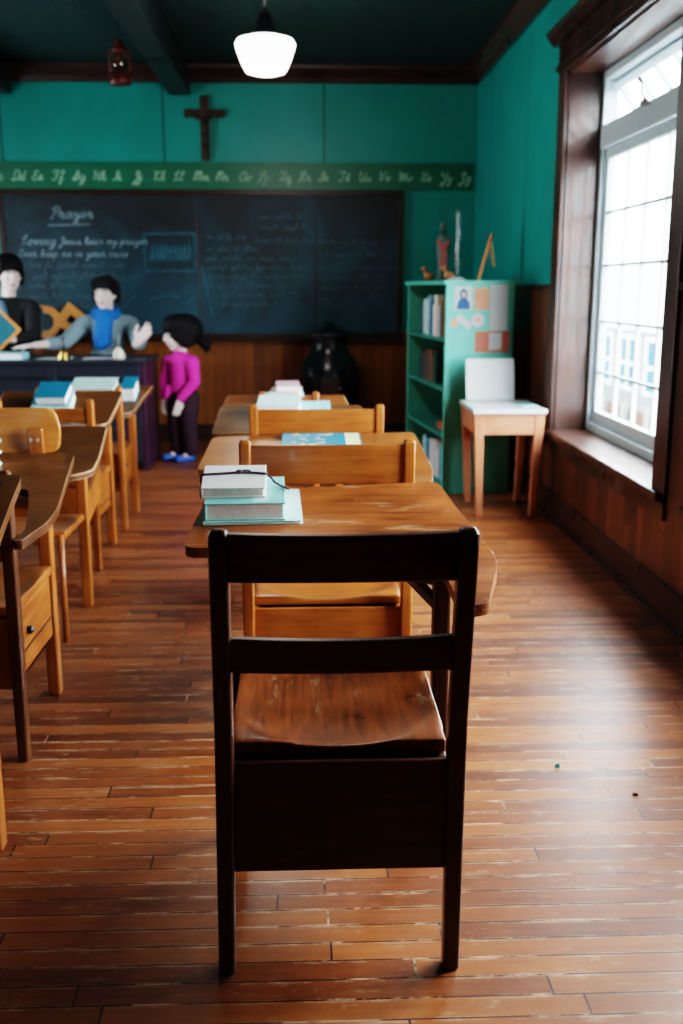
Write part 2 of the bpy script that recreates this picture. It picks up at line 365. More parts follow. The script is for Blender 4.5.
def apply_mods(o):
    dg = bpy.context.evaluated_depsgraph_get(); dg.update()
    me = bpy.data.meshes.new_from_object(o.evaluated_get(dg)); o.modifiers.clear(); o.data = me
    return o

def merge(o, p):
    """print or writing p becomes part of the mesh it lies on"""
    dg = bpy.context.evaluated_depsgraph_get(); dg.update()
    bm = bmesh.new(); bm.from_mesh(o.data)
    k = len(o.data.materials); o.data.materials.append(p.data.materials[0])
    n0 = len(bm.faces); bm.from_mesh(p.data); bm.faces.ensure_lookup_table()
    for f in bm.faces[n0:]: f.material_index = k
    bm.to_mesh(o.data); bm.free(); bpy.data.objects.remove(p)
    return o

def thing(name, label, cat, loc=(0, 0, 0), rotz=0, group=None):
    o = bpy.data.objects.new(name, None); COL.objects.link(o); o.empty_display_size = 0.1
    o.location = loc; o.rotation_euler = (0, 0, rotz); o['label'] = label; o['category'] = cat
    if group: o['group'] = group
    return o
def tag(o, label, cat, group=None, kind=None):
    o['label'] = label; o['category'] = cat
    if group: o['group'] = group
    if kind: o['kind'] = kind
    return o
def struct(o):
    o['kind'] = 'structure'; return o

# ------------------------------------------------------------------ room shell
XR, XL, YB, YF, ZC = 1.45, -3.6, 8.70, -3.2, 3.05
WT = 0.26
struct(MB().box(XL-WT, XR+WT, YF-WT, YB+WT, -0.12, 0.0).build('floor', M['floor']))
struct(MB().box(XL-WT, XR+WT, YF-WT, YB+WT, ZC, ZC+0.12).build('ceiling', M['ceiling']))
struct(MB().box(XL-WT, XR+WT, YB, YB+WT, 0, ZC).build('wall_back', M['teal_x']))
struct(MB().box(XL-WT, XR+WT, YF-WT, YF, 0, ZC).build('wall_front', M['wainscot_b']))
# right wall with window openings
WZ0, WZ1 = 0.50, 2.45
RW = [(3.97, 5.72), (1.85, 3.50)]
FILL_LW = [(6.4, 7.3)]  # unseen left-wall window, added to throw fill light on the right wall
def wall_x(name, x0, x1, wins):
    mb = MB(); y = YF
    for a, b in sorted(wins):
        mb.box(x0, x1, y, a, 0, ZC); mb.box(x0, x1, a, b, 0, WZ0); mb.box(x0, x1, a, b, WZ1, ZC); y = b
    mb.box(x0, x1, y, YB, 0, ZC)
    return struct(mb.build(name, M['teal_y']))
wall_x('wall_right', XR, XR+WT, RW)
wall_x('wall_left', XL-WT, XL, FILL_LW)

# wainscot panelling and rails
WH = 1.29
mb = MB(); t = 0.014; y = YF
for a, b in sorted(RW):
    mb.box(XR-t, XR, y, a-0.14, 0.12, WH); mb.box(XR-t, XR, a-0.14, b+0.14, 0.12, WZ0-0.05); y = b+0.14
mb.box(XR-t, XR, y, YB, 0.12, WH)
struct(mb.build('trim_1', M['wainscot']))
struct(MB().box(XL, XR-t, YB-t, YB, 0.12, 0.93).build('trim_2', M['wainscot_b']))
mb = MB(); y = YF
for a, b in sorted(RW):
    mb.box(XR-0.03, XR, y, a-0.14, WH, WH+0.03); y = b+0.14
mb.box(XR-0.03, XR, y, YB, WH, WH+0.03)
struct(mb.build('trim_3', M['trimdark'], bevel=0.004))
struct(MB().box(XR-0.032, XR, YF, YB, 0, 0.15).box(XR-0.05, XR-0.03, YF, YB, 0, 0.02).build('baseboard_right', M['trimdark'], bevel=0.005))
struct(MB().box(XL, XR, YB-0.032, YB, 0, 0.15).build('baseboard_back', M['trimdarkx'], bevel=0.005))
struct(MB().box(XL, XL+0.03, YF, YB, 0, 0.15).build('baseboard_left', M['trimdark'], bevel=0.005))
struct(MB().box(XL, XL+0.014, YF, 6.26, 0.15, WH).box(XL, XL+0.014, 7.44, YB-0.03, 0.15, WH).build('trim_4', M['wainscot']))
# crown mouldings
def crown(name, pts, mat):
    struct(pts.build(name, mat, bevel=0.006))
crown('trim_5', MB().poly([(YB, ZC-0.13), (YB-0.03, ZC-0.13), (YB-0.05, ZC-0.09), (YB-0.10, ZC-0.03), (YB-0.11, ZC), (YB, ZC)], XL, XR, 'YZ'), M['trimdarkx'])
crown('trim_6', MB().poly([(XR, ZC-0.13), (XR-0.03, ZC-0.13), (XR-0.05, ZC-0.09), (XR-0.10, ZC-0.03), (XR-0.11, ZC), (XR, ZC)], YF, YB-0.11, 'XZ'), M['trimdark'])
# ceiling beams
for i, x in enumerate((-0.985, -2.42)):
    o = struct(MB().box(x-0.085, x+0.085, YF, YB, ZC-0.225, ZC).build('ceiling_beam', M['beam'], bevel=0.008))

# ------------------------------------------------------------------ windows
def window(idx, ya, yb, sx, detailed):
    """window in the wall whose inner face is at x = XR (sx=1) or XL (sx=-1)"""
    xw = XR if sx > 0 else XL
    X = lambda d: xw + sx*d
    root = struct(bpy.data.objects.new('window_%d' % idx, None)); COL.objects.link(root)
    # jambs, head and stool lining the opening
    j = 0.022; D = WT
    MB().box(X(-0.005), X(D), yb-j, yb, WZ0, WZ1).box(X(-0.005), X(D), ya, ya+j, WZ0, WZ1).box(X(-0.005), X(D), ya, yb, WZ1-j, WZ1).build('reveal_lining', M['casing'], root)
    MB().box(X(-0.055), X(D+0.03), ya-0.11, yb+0.11, WZ0-0.035, WZ0+0.004).build('sill', M['casing'], root, bevel=0.008)
    cw = 0.135
    cs = MB().box(X(-0.03), X(0), yb-0.01, yb+cw, WZ0, WZ1+0.0).box(X(-0.03), X(0), ya-cw, ya+0.01, WZ0, WZ1)
    cs.build('casing', M['casing'], root, bevel=0.006)
    MB().box(X(-0.035), X(0), ya-cw, yb+cw, WZ1-0.01, WZ1+0.15).box(X(-0.05), X(0), ya-cw-0.02, yb+cw+0.02, WZ1+0.012, WZ1+0.036).build('head_board', M['trimdark'], root, bevel=0.005)
    MB().poly([(X(0), WZ1+0.15), (X(-0.05), WZ1+0.15), (X(-0.085), WZ1+0.19), (X(-0.10), WZ1+0.215), (X(0), WZ1+0.215)], ya-cw-0.07, yb+cw+0.07, 'XZ').build('head_cap', M['trimdark'], root, bevel=0.004)
    MB().box(X(-0.028), X(0), ya-cw, yb+cw, WZ0-0.11, WZ0-0.035).build('apron', M['trimdark'], root, bevel=0.004)
    # white frame
    f0, f1 = 0.17, 0.25
    A, B = ya+j, yb-j; Z0, Z1 = WZ0+0.004, WZ1-j
    fr = MB()
    fr.box(X(f0), X(f1), A, A+0.05, Z0, Z1).box(X(f0), X(f1), B-0.05, B, Z0, Z1).box(X(f0), X(f1), A+0.05, B-0.05, Z0, Z0+0.05).box(X(f0), X(f1), A+0.05, B-0.05, Z1-0.045, Z1)
    fr.box(X(f0-0.01), X(f1), A+0.05, B-0.05, 2.03, 2.15)
    fr.build('frame', M['white_paint'], root, bevel=0.006)
    # lower sash
    s0, s1 = 0.195, 0.232; zA, zB = Z0+0.052, 2.028
    yA, yB_ = A+0.052, B-0.052; w = 0.05
    sash = MB().box(X(s0), X(s1), yA, yA+w, zA, zB).box(X(s0), X(s1), yB_-w, yB_, zA, zB).box(X(s0), X(s1), yA+w, yB_-w, zA, zA+w+0.015).box(X(s0), X(s1), yA+w, yB_-w, zB-w, zB)
    so = sash.build('sash', M['white_paint'], root, bevel=0.005)
    mu = MB()
    zs = [0.84, 1.12, 1.42, 1.70]
    for z in zs: mu.box(X(s0+0.006), X(s1-0.006), yA+w, yB_-w, z-0.007, z+0.007)
    mu.build('muntin_bars', M['muntin'], so); mu = MB()
    for k in range(1, 5):
        yy = yA+w + (yB_-yA-2*w)*k/5; mu.box(X(s0+0.008), X(s1-0.008), yy-0.009, yy+0.009, zA+w, zB-w)
    mu.build('muntin_bars', M['muntin_white'], so)
    MB().box(X(0.212), X(0.216), yA+w, yB_-w, zA+w, zB-w).build('pane', M['pane'], so)
    # upper awning sash, hinged at its top rail and pushed out at the bottom
    zt, zb = Z1-0.05, 2.155; h = zt-zb; ang = math.radians(38)
    piv = bpy.data.objects.new('awning_sash', None)
    aw = MB(); L = h
    aw.box(0, sx*0.032, yA, yA+0.045, -L, 0).box(0, sx*0.032, yB_-0.045, yB_, -L, 0).box(0, sx*0.032, yA+0.045, yB_-0.045, -0.045, 0).box(0, sx*0.032, yA+0.045, yB_-0.045, -L, -L+0.045)
    aw = aw.build('awning_sash', M['white_paint'], root, bevel=0.004, loc=(X(0.215), 0, zt-0.012), rot=(0, -sx*ang, 0))
    am = MB()
    for k in range(1, 6):
        yy = yA+0.045+(yB_-yA-0.09)*k/6; am.box(sx*0.006, sx*0.026, yy-0.008, yy+0.008, -L+0.045, -0.045)
    am.build('muntin_bars', M['muntin'], aw)
    MB().box(sx*0.014, sx*0.018, yA+0.045, yB_-0.045, -L+0.045, -0.045).build('pane', M['pane'], aw)
    ym = (ya+yb)/2 + 0.05
    hd = MB().box(X(0.13), X(0.17), ym-0.035, ym+0.035, 2.13, 2.155).tube([(X(0.15), ym, 2.15), (X(0.13), ym+0.01, 2.19), (X(0.14), ym+0.03, 2.235), (X(0.13), ym+0.06, 2.255)], [0.009, 0.008, 0.008, 0.012], 8)
    hd.build('latch_handle', M['metal'], root, smooth=True)
    return root
window(1, RW[0][0], RW[0][1], 1, True)
window(2, RW[1][0], RW[1][1], 1, False)
window(3, FILL_LW[0][0], FILL_LW[0][1], -1, False)  # added fill window, out of view

# ------------------------------------------------------------------ outside
GZ = -2.0
struct(MB().box(XR+1.2, 70, -40, 90, GZ-0.3, GZ).build('ground', M['ground']))
h = thing('neighbouring_house', 'pale low house with blue paned windows seen through the window', 'house', (8.0, 24, GZ))
MB().box(0, 6, -9, 12, 0, 2.35).build('wall', M['siding'], h)
MB().poly([(-0.4, 2.35), (6.4, 2.35), (3, 4.2)], -9.4, 12.4, 'XZ').build('roof', M['roofing'], h)
for k in range(10):
    yy = -8.2+2.0*k
    w = MB().box(-0.05, 0.0, yy, yy+1.45, 0.85, 0.93).box(-0.05, 0, yy, yy+1.45, 1.47, 1.53).box(-0.05, 0, yy, yy+1.45, 2.1, 2.2).box(-0.05, 0, yy, yy+0.1, .93, 2.1).box(-0.05, 0, yy+1.35, yy+1.45, .93, 2.1).box(-0.05, 0, yy+.68, yy+.77, .93, 2.1).build('window', M['white_paint'], h)
    MB().box(-0.02, -0.01, yy+0.1, yy+1.35, 0.93, 2.1).build('pane', M['house_glass'], w)
fe = thing('board_fence', 'beige board fence with white posts below the pale house outside', 'fence', (6.6, 20, GZ))
MB().box(0, 0.06, -12, 14, 0, 0.9).build('boards', M['fence'], fe)
for k in range(18):
    MB().box(-0.09, 0.0, -11.5+1.45*k, -11.3+1.45*k, 0, 1.0).build('post', M['siding'], fe)

# ------------------------------------------------------------------ writing strokes
GL = {
'a': "1,.85 .5,1 .1,.6 .2,.1 .6,.05 1,.7/1,1 .95,.2 1.2,0 1.5,.3", 'b': "0,.2 .5,1.4 .5,2 .25,1.8 .3,.2 .7,0 1,.4 .7,.9 1.2,.8", 'c': "1,.85 .6,1 .15,.6 .25,.1 .7,0 1.2,.3",
'd': "1,.85 .5,1 .1,.6 .2,.1 .6,.05 1,.8/1.1,2 1,.2 1.2,0 1.5,.3", 'e': "0,.3 .7,.6 .7,1 .35,.95 .2,.4 .5,0 1.1,.3", 'f': "0,.2 .5,1.4 .6,2 .35,1.8 .3,0 .2,-1 .5,-.6 .45,0 1,.3",
'g': "1,.85 .5,1 .1,.6 .2,.1 .6,.05 1,.8/1,1 .9,-.6 .5,-1 .3,-.7 1.3,.3", 'h': "0,.2 .5,1.4 .5,2 .25,1.8 .2,0/.2,.3 .6,1 .9,.8 .85,.1 1.1,0 1.4,.3", 'i': "0,.3 .3,1 .3,.2 .5,0 .8,.3/.38,1.35 .42,1.45",
'j': "0,.3 .4,1 .3,-.7 0,-1 -.1,-.7 .8,.3/.45,1.35 .5,1.45", 'k': "0,.2 .5,1.4 .5,2 .25,1.8 .2,0/.2,.4 .7,1 .75,.7 .3,.5 .8,0 1.2,.3", 'l': "0,.2 .5,1.4 .5,2 .25,1.8 .25,.2 .5,0 .8,.3",
'm': "0,.6 .2,1 .2,0/.2,.6 .55,1 .7,.7 .65,0/.65,.6 1,1 1.15,.7 1.1,.1 1.3,0 1.6,.3", 'n': "0,.6 .2,1 .2,0/.2,.6 .6,1 .85,.7 .8,.1 1,0 1.3,.3", 'o': "1,.8 .5,1 .1,.6 .2,.1 .6,0 1,.4 .8,.9 1.3,.85",
'p': "0,.4 .3,1 .2,-1/.2,.6 .6,1 1,.6 .7,.1 .3,.1 1.3,.3", 'q': "1,.85 .5,1 .1,.6 .2,.1 .6,.05 1,.8/1,1 .9,-.9 1.2,-.8 1.4,.3", 'r': "0,.3 .3,1.1 .4,.9 .8,.9 .7,.2 1,0 1.3,.3", 's': "0,.2 .5,1.1 .8,.4 .5,0 .2,.1/.6,0 1.1,.3",
't': "0,.3 .5,1.7 .4,.2 .6,0 .9,.3/.1,1.2 .8,1.25", 'u': "0,.5 .2,1 .2,.2 .5,0 .9,.4/.95,1 .9,.2 1.1,0 1.4,.3", 'v': "0,.6 .25,1 .4,.1 .7,.3 .8,.95 1.2,.85", 'w': "0,.6 .2,1 .3,.1 .7,.2 .75,.9 .85,.1 1.2,.3 1.3,.95 1.6,.85",
'x': "0,.7 .3,1 .7,.1 1.1,.2/1,1 .1,0", 'y': "0,.6 .2,1 .3,.3 .6,.2 .9,.8/.95,1 .8,-.7 .5,-1 .3,-.7 1.2,.3", 'z': "0,.6 .4,1 .7,.7 .3,.3 .7,-.2 .4,-1 .2,-.7 1.1,.3",
'A': "1.6,1.6 .9,2 .3,1.2 .4,.2 1,0 1.5,.9/1.7,2 1.6,.3 1.9,0 2.2,.3", 'B': "0,.1 .4,.1 .5,2/.1,1.6 .9,2.1 1.4,1.7 .6,1.1 1.4,.8 1.2,.1 .4,.1", 'C': "1.2,1.4 1.5,1.9 .9,2 .3,1.1 .5,.1 1.2,.1 1.6,.5",
'D': "0,.1 .6,.2 .6,2 1.5,1.8 1.7,.8 1.1,0 .2,.1", 'E': "1.3,1.7 .8,2 .4,1.6 .9,1.1 .3,.8 .3,.2 .9,0 1.5,.5", 'F': "0,1.6 .3,2 1.7,1.9/1,1.9 .9,.3 .4,0 .1,.3/.5,1 1.3,1.05", 'G': "0,.2 .7,1 1.1,1.9 .7,1.9 .8,1 1.4,1.3 1.2,.2 .6,0 .3,.3 1.7,.4",
'H': "0,1.6 .4,2 .4,0/1.4,2 1.3,.2 1.7,.2/.4,1 1.3,1.1", 'I': "1.2,.6 .6,1.2 .9,2 1.1,1.6 .8,.2 .2,.1 .1,.5", 'J': "1,1 .5,1.3 .8,2 1.1,1.7 .8,-.6 .4,-1 .3,-.5 1.3,.4", 'K': "0,1.6 .4,2 .4,0/1.4,2 .5,1 1.2,.1 1.6,.3", 'L': "0,1.2 .8,1.7 .9,2 .6,1.8 .6,.3 .2,0 .6,.1 1.4,.2",
'M': "0,.1 .3,2 .5,1.6 .5,0/.5,1 .9,2 1.1,1.6 1.1,0/1.1,1 1.5,2 1.7,.2 2,.1", 'N': "0,.1 .3,2 .5,1.6 .5,0/.5,1 1,2 1.3,1.6 1.3,.2 1.6,.1", 'O': "1,2 .3,1.4 .3,.4 .9,0 1.5,.7 1.3,1.8 .7,1.6 1.7,1.8", 'P': "0,.1 .5,0 .5,2/.1,1.5 .8,2.1 1.4,1.6 .9,1 .5,1.1", 'Q': "0,1.6 .7,2 1.4,1.5 .3,.1 .8,.3 1.6,0",
'R': "0,.1 .5,0 .5,2/.1,1.5 .8,2.1 1.4,1.6 .6,1.1 1.2,.1 1.6,.3", 'S': "0,.1 .6,.7 1.1,1.8 .8,1.9 .6,1.4 1.2,.6 .8,0 .2,.3", 'T': "0,1.6 .3,2 1.7,1.9/1,1.9 .9,.3 .4,0 .1,.3", 'U': "0,1.6 .3,2 .4,.4 .9,0 1.3,.8/1.4,2 1.3,.3 1.7,.1", 'V': "0,1.6 .3,2 .7,.1 1.3,1.9 1.7,1.8", 'W': "0,1.6 .3,2 .6,0 1,1.8 1.3,.1 1.8,1.9",
'X': "0,1.6 .4,2 1.1,.1 1.5,.3/1.5,2 .2,0", 'Y': "0,1.6 .3,2 .4,1.1 .9,.9 1.3,1.6/1.4,2 1.2,-.6 .8,-1 .6,-.6 1.7,.4", 'Z': "0,1.6 .7,2 1.1,1.5 .6,1 1,.4 .6,-.9 .3,-.6 1.6,.3", ',': "0,.1 -.1,-.3",
}
def spline(pts, n=5):
    if len(pts) < 3: return pts
    out = []
    P = [pts[0]] + pts + [pts[-1]]
    for i in range(1, len(P)-2):
        a, b, c, d = P[i-1], P[i], P[i+1], P[i+2]
        for k in range(n):
            t = k/n; t2 = t*t; t3 = t2*t
            out.append(tuple(0.5*((2*b[j]) + (-a[j]+c[j])*t + (2*a[j]-5*b[j]+4*c[j]-d[j])*t2 + (-a[j]+3*b[j]-3*c[j]+d[j])*t3) for j in (0, 1)))
    out.append(pts[-1]); return out
def ribbon(mb, pts, w, y, th=0.0012):
    """flat stroke of width w in the XZ plane at depth y (facing -Y)"""
    pts = [Vector((p[0], p[1])) for p in pts]
    L, R = [], []
    for i, p in enumerate(pts):
        t = pts[min(i+1, len(pts)-1)] - pts[max(i-1, 0)]
        if t.length < 1e-6: t = Vector((1, 0))
        t.normalize(); n = Vector((-t.y, t.x))*w/2
        L.append(p+n); R.append(p-n)
    rings = [[(l.x, y, l.y), (r.x, y, r.y), (r.x, y-th, r.y), (l.x, y-th, l.y)] for l, r in zip(L, R)]
    mb.quadloft(rings)
def write(mb, text, x, z, s, w, y, shear=0.32, gap=0.0):
    for ch in text:
        if ch == ' ': x += s*0.9; continue
        g = GL[ch]; mxw = 0
        for st in g.split('/'):
            pts = [tuple(float(v) for v in q.split(',')) for q in st.split()]
            mxw = max(mxw, max(p[0] for p in pts))
            pts = spline(pts)
            ribbon(mb, [(x + s*(p[0]+shear*p[1]), z + s*p[1]) for p in pts], w, y)
        x += s*(mxw + 0.05 + gap)
    return x
def scribble(mb, x0, x1, z, s, w, y):
    x = x0
    while x < x1:
        n = random.randint(2, 7); pts = []
        for k in range(n*2+1):
            up = random.choice((0.8, 1, 1, 1.8)) if k % 2 else random.choice((0, 0, 0, -0.6))
            pts.append((x + s*0.42*k + s*up*0.25, z + s*up))
        ribbon(mb, spline(pts, 3), w, y); x += s*(0.42*n*2 + 1.1)

# ------------------------------------------------------------------ blackboard, strip, cross
bb = thing('blackboard', 'long dark chalkboard with handwriting in thin dark frame on the end wall', 'blackboard', (-0.9, YB, 1.5))
BX0, BX1, BZ0, BZ1 = -1.56, 1.70, -0.58, 0.55
bo_ = MB().box(BX0, BX1, -0.022, 0, BZ0, BZ1).build('board', M['board'], bb)
MB().box(BX0-0.04, BX0, -0.035, 0, BZ0-0.04, BZ1+0.04).box(BX1, BX1+0.04, -0.035, 0, BZ0-0.04, BZ1+0.04).box(BX0, BX1, -0.035, 0, BZ1, BZ1+0.04).box(BX0, BX1, -0.035, 0, BZ0-0.04, BZ0).box(0.02, 0.035, -0.027, 0, BZ0, BZ1).box(1.0, 1.012, -0.026, 0, BZ0, BZ1).build('frame', M['trimdarkx'], bb, bevel=0.004)
MB().box(BX0-0.04, BX1+0.04, -0.085, 0, BZ0-0.062, BZ0-0.04).box(BX0-0.04, BX1+0.04, -0.09, -0.078, BZ0-0.062, BZ0-0.028).build('chalk_ledge', M['trimdarkx'], bb, bevel=0.003)
yy = -0.0222
mb = MB(); write(mb, "Prayer", -1.185, 0.365, 0.044, 0.0095, yy)
ribbon(mb, [(-1.20, 0.305), (-0.86, 0.315)], 0.009, yy)
e = write(mb, "Loving", -1.44, 0.150, 0.038, 0.0095, yy); e = write(mb, " Jesus, hear my prayer", e, 0.155, 0.029, 0.0075, yy)
write(mb, "Ever keep me in your care", -1.47, 0.055, 0.030, 0.007, yy)
merge(bo_, mb.build('chalk_lettering', M['chalk'], bb))
mb = MB()
for z, a, b in ((-0.035, -1.40, -0.62), (-0.125, -1.36, -0.55), (-0.20, -1.40, -1.05), (-0.29, -1.42, -0.6), (-0.37, -1.38, -0.7)): scribble(mb, a, b, z, 0.034, 0.008, yy)
for z, a, b in ((0.36, 0.55, 0.85), (0.28, 0.55, 0.9), (0.20, 0.1, 0.35), (0.17, 0.5, 0.95), (0.10, 0.1, 0.5), (0.02, 0.08, 0.8), (-0.05, 0.08, 0.9), (-0.12, 0.1, 0.88), (-0.20, 0.1, 0.85), (-0.27, 0.1, 0.8), (-0.35, 0.2, 0.9)): scribble(mb, a, b, z, 0.030, 0.007, yy)
for z in (0.16, 0.06, -0.05, -0.13, -0.21, -0.3, -0.36): scribble(mb, 1.05, 1.62, z, 0.028, 0.006, yy)
merge(bo_, mb.build('faint_lettering', M['chalk_faint'], bb))
mb = MB()
for pts in ([(-0.42, 0.24), (0.0, 0.245)], [(-0.42, 0.24), (-0.42, -0.06)], [(-0.42, -0.06), (0.0, -0.06)], [(0.0, 0.245), (0.0, -0.06)]): ribbon(mb, pts, 0.014, yy)
for k in range(9): ribbon(mb, spline([(-0.37+k*0.038, 0.02), (-0.35+k*0.038, 0.16+0.02*random.random()), (-0.345+k*0.038, 0.03)], 3), 0.014, yy)
ribbon(mb, [(0.05, -0.02), (0.13, -0.42)], 0.016, yy); ribbon(mb, spline([(-0.4, -0.3), (-0.2, -0.25), (-0.1, -0.33), (0.02, -0.22)]), 0.012, yy); ribbon(mb, [(-0.62, -0.36), (-0.47, -0.22)], 0.01, yy)
merge(bo_, mb.build('blue_chalk_frame', M['chalk_blue'], bb))

st = thing('alphabet_strip', 'long green strip of cursive alphabet letters above the chalkboard', 'alphabet strip', (0, YB-0.002, 2.20))
st_ = MB().box(-3.4, 1.42, -0.012, 0, -0.095, 0.095).build('strip', M['strip'], st)
MB().box(-3.4, 1.42, -0.016, 0, 0.095, 0.107).box(-3.4, 1.42, -0.016, 0, -0.107, -0.095).build('edging', M['strip'], st)
mb = MB(); xs = [(-2.31, 'D'), (-2.14, 'E'), (-1.97, 'F'), (-1.80, 'G'), (-1.62, 'H'), (-1.44, 'I'), (-1.28, 'J'), (-1.11, 'K'), (-0.95, 'L'), (-0.76, 'M'), (-0.54, 'N'), (-0.38, 'O'), (-0.24, 'P'), (-0.07, 'Q'), (0.11, 'R'), (0.30, 'S'), (0.47, 'T'), (0.64, 'U'), (0.82, 'V'), (0.99, 'W'), (1.05+0.15, 'X'), (1.05+0.0, 'X')]
seq = 'CDEFGHIJKLMNOPQRSTUVWXYZ'
x = -2.55
for ch in seq:
    write(mb, ch + ch.lower(), x, -0.035, 0.036, 0.0095, -0.0125); x += 0.165 if ch not in 'MNW' else 0.185
merge(st_, mb.build('lettering', M['strip_letters'], st))

cr = thing('wooden_crucifix', 'dark wooden crucifix hanging on the teal wall above the alphabet strip', 'crucifix', (-0.79, YB, 2.32))
MB().box(-0.034, 0.034, -0.028, 0, 0, 0.50).box(-0.165, 0.165, -0.026, 0, 0.335, 0.395).build('cross', M['cross'], cr, bevel=0.006)
fg = MB().caps([((0, -0.045, 0.30), 0.02), ((0, -0.045, 0.21), 0.016), ((0.004, -0.045, 0.12), 0.012), ((0, -0.04, 0.04), 0.008)], 8).ball((0.006, -0.05, 0.345), 0.019)
fg.caps([((0, -0.042, 0.305), 0.011), ((0.07, -0.036, 0.335), 0.008), ((0.12, -0.034, 0.36), 0.007)], 8).caps([((0, -0.042, 0.305), 0.011), ((-0.07, -0.036, 0.335), 0.008), ((-0.12, -0.034, 0.36), 0.007)], 8)
fg.build('figure', M['figure_metal'], cr, smooth=True)

# ------------------------------------------------------------------ school desks
def zfun(prof):
    def f(y):
        if y <= prof[0][0]: return prof[0][1]
        for (a, za), (b, zb) in zip(prof[:-1], prof[1:]):
            if y <= b: return za + (zb-za)*(y-a)/(b-a)
        return prof[-1][1]
    return f
def fillet(pts, r=0.02, n=4):
    out = []
    m = len(pts)
    for i in range(m):
        p = Vector(pts[i]); a = Vector(pts[i-1]) - p; b = Vector(pts[(i+1) % m]) - p
        d = min(r, a.length*0.4, b.length*0.4)
        p0 = p + a.normalized()*d; p1 = p + b.normalized()*d
        for k in range(n+1):
            t = k/n; q = p0*(1-t)**2 + p*2*t*(1-t) + p1*t*t
            out.append((q.x, q.y))
    return out
def desktop(name, outline, prof, th, mat, parent, base, bevel=0.007):
    """board with a sawn outline (x,y) and a height profile along y"""
    f = zfun(prof); bm = bmesh.new()
    vs = [bm.verts.new((x, y, 0)) for x, y in fillet(outline, 0.035, 5)]
    bm.faces.new(vs)
    ys = [p[1] for p in outline]; y0, y1 = min(ys), max(ys)
    cuts = set(p[0] for p in prof)
    for c in sorted(cuts):
        if y0+0.01 < c < y1-0.01:
            for d in (-0.02, 0, 0.02):
                bmesh.ops.bisect_plane(bm, geom=bm.verts[:]+bm.edges[:]+bm.faces[:], plane_co=(0, c+d, 0), plane_no=(0, 1, 0))
    def fs(y): return (f(y-0.03)+f(y-0.015)+f(y)+f(y+0.015)+f(y+0.03))/5
    r = bmesh.ops.extrude_face_region(bm, geom=bm.faces[:])
    top = set(v for v in r['geom'] if isinstance(v, bmesh.types.BMVert))
    for v in bm.verts:
        z = fs(v.co.y); v.co.z = z if v in top else z-th
        v.co.x -= base[0]; v.co.y -= base[1]
    mb = MB(); mb.bm.free(); mb.bm = bm
    o = mb.build(name, mat, parent, bevel=bevel, seg=3)
    o.data.materials.append(M['worn_edge']); o.modifiers['bevel'].material = 1
    return o, f

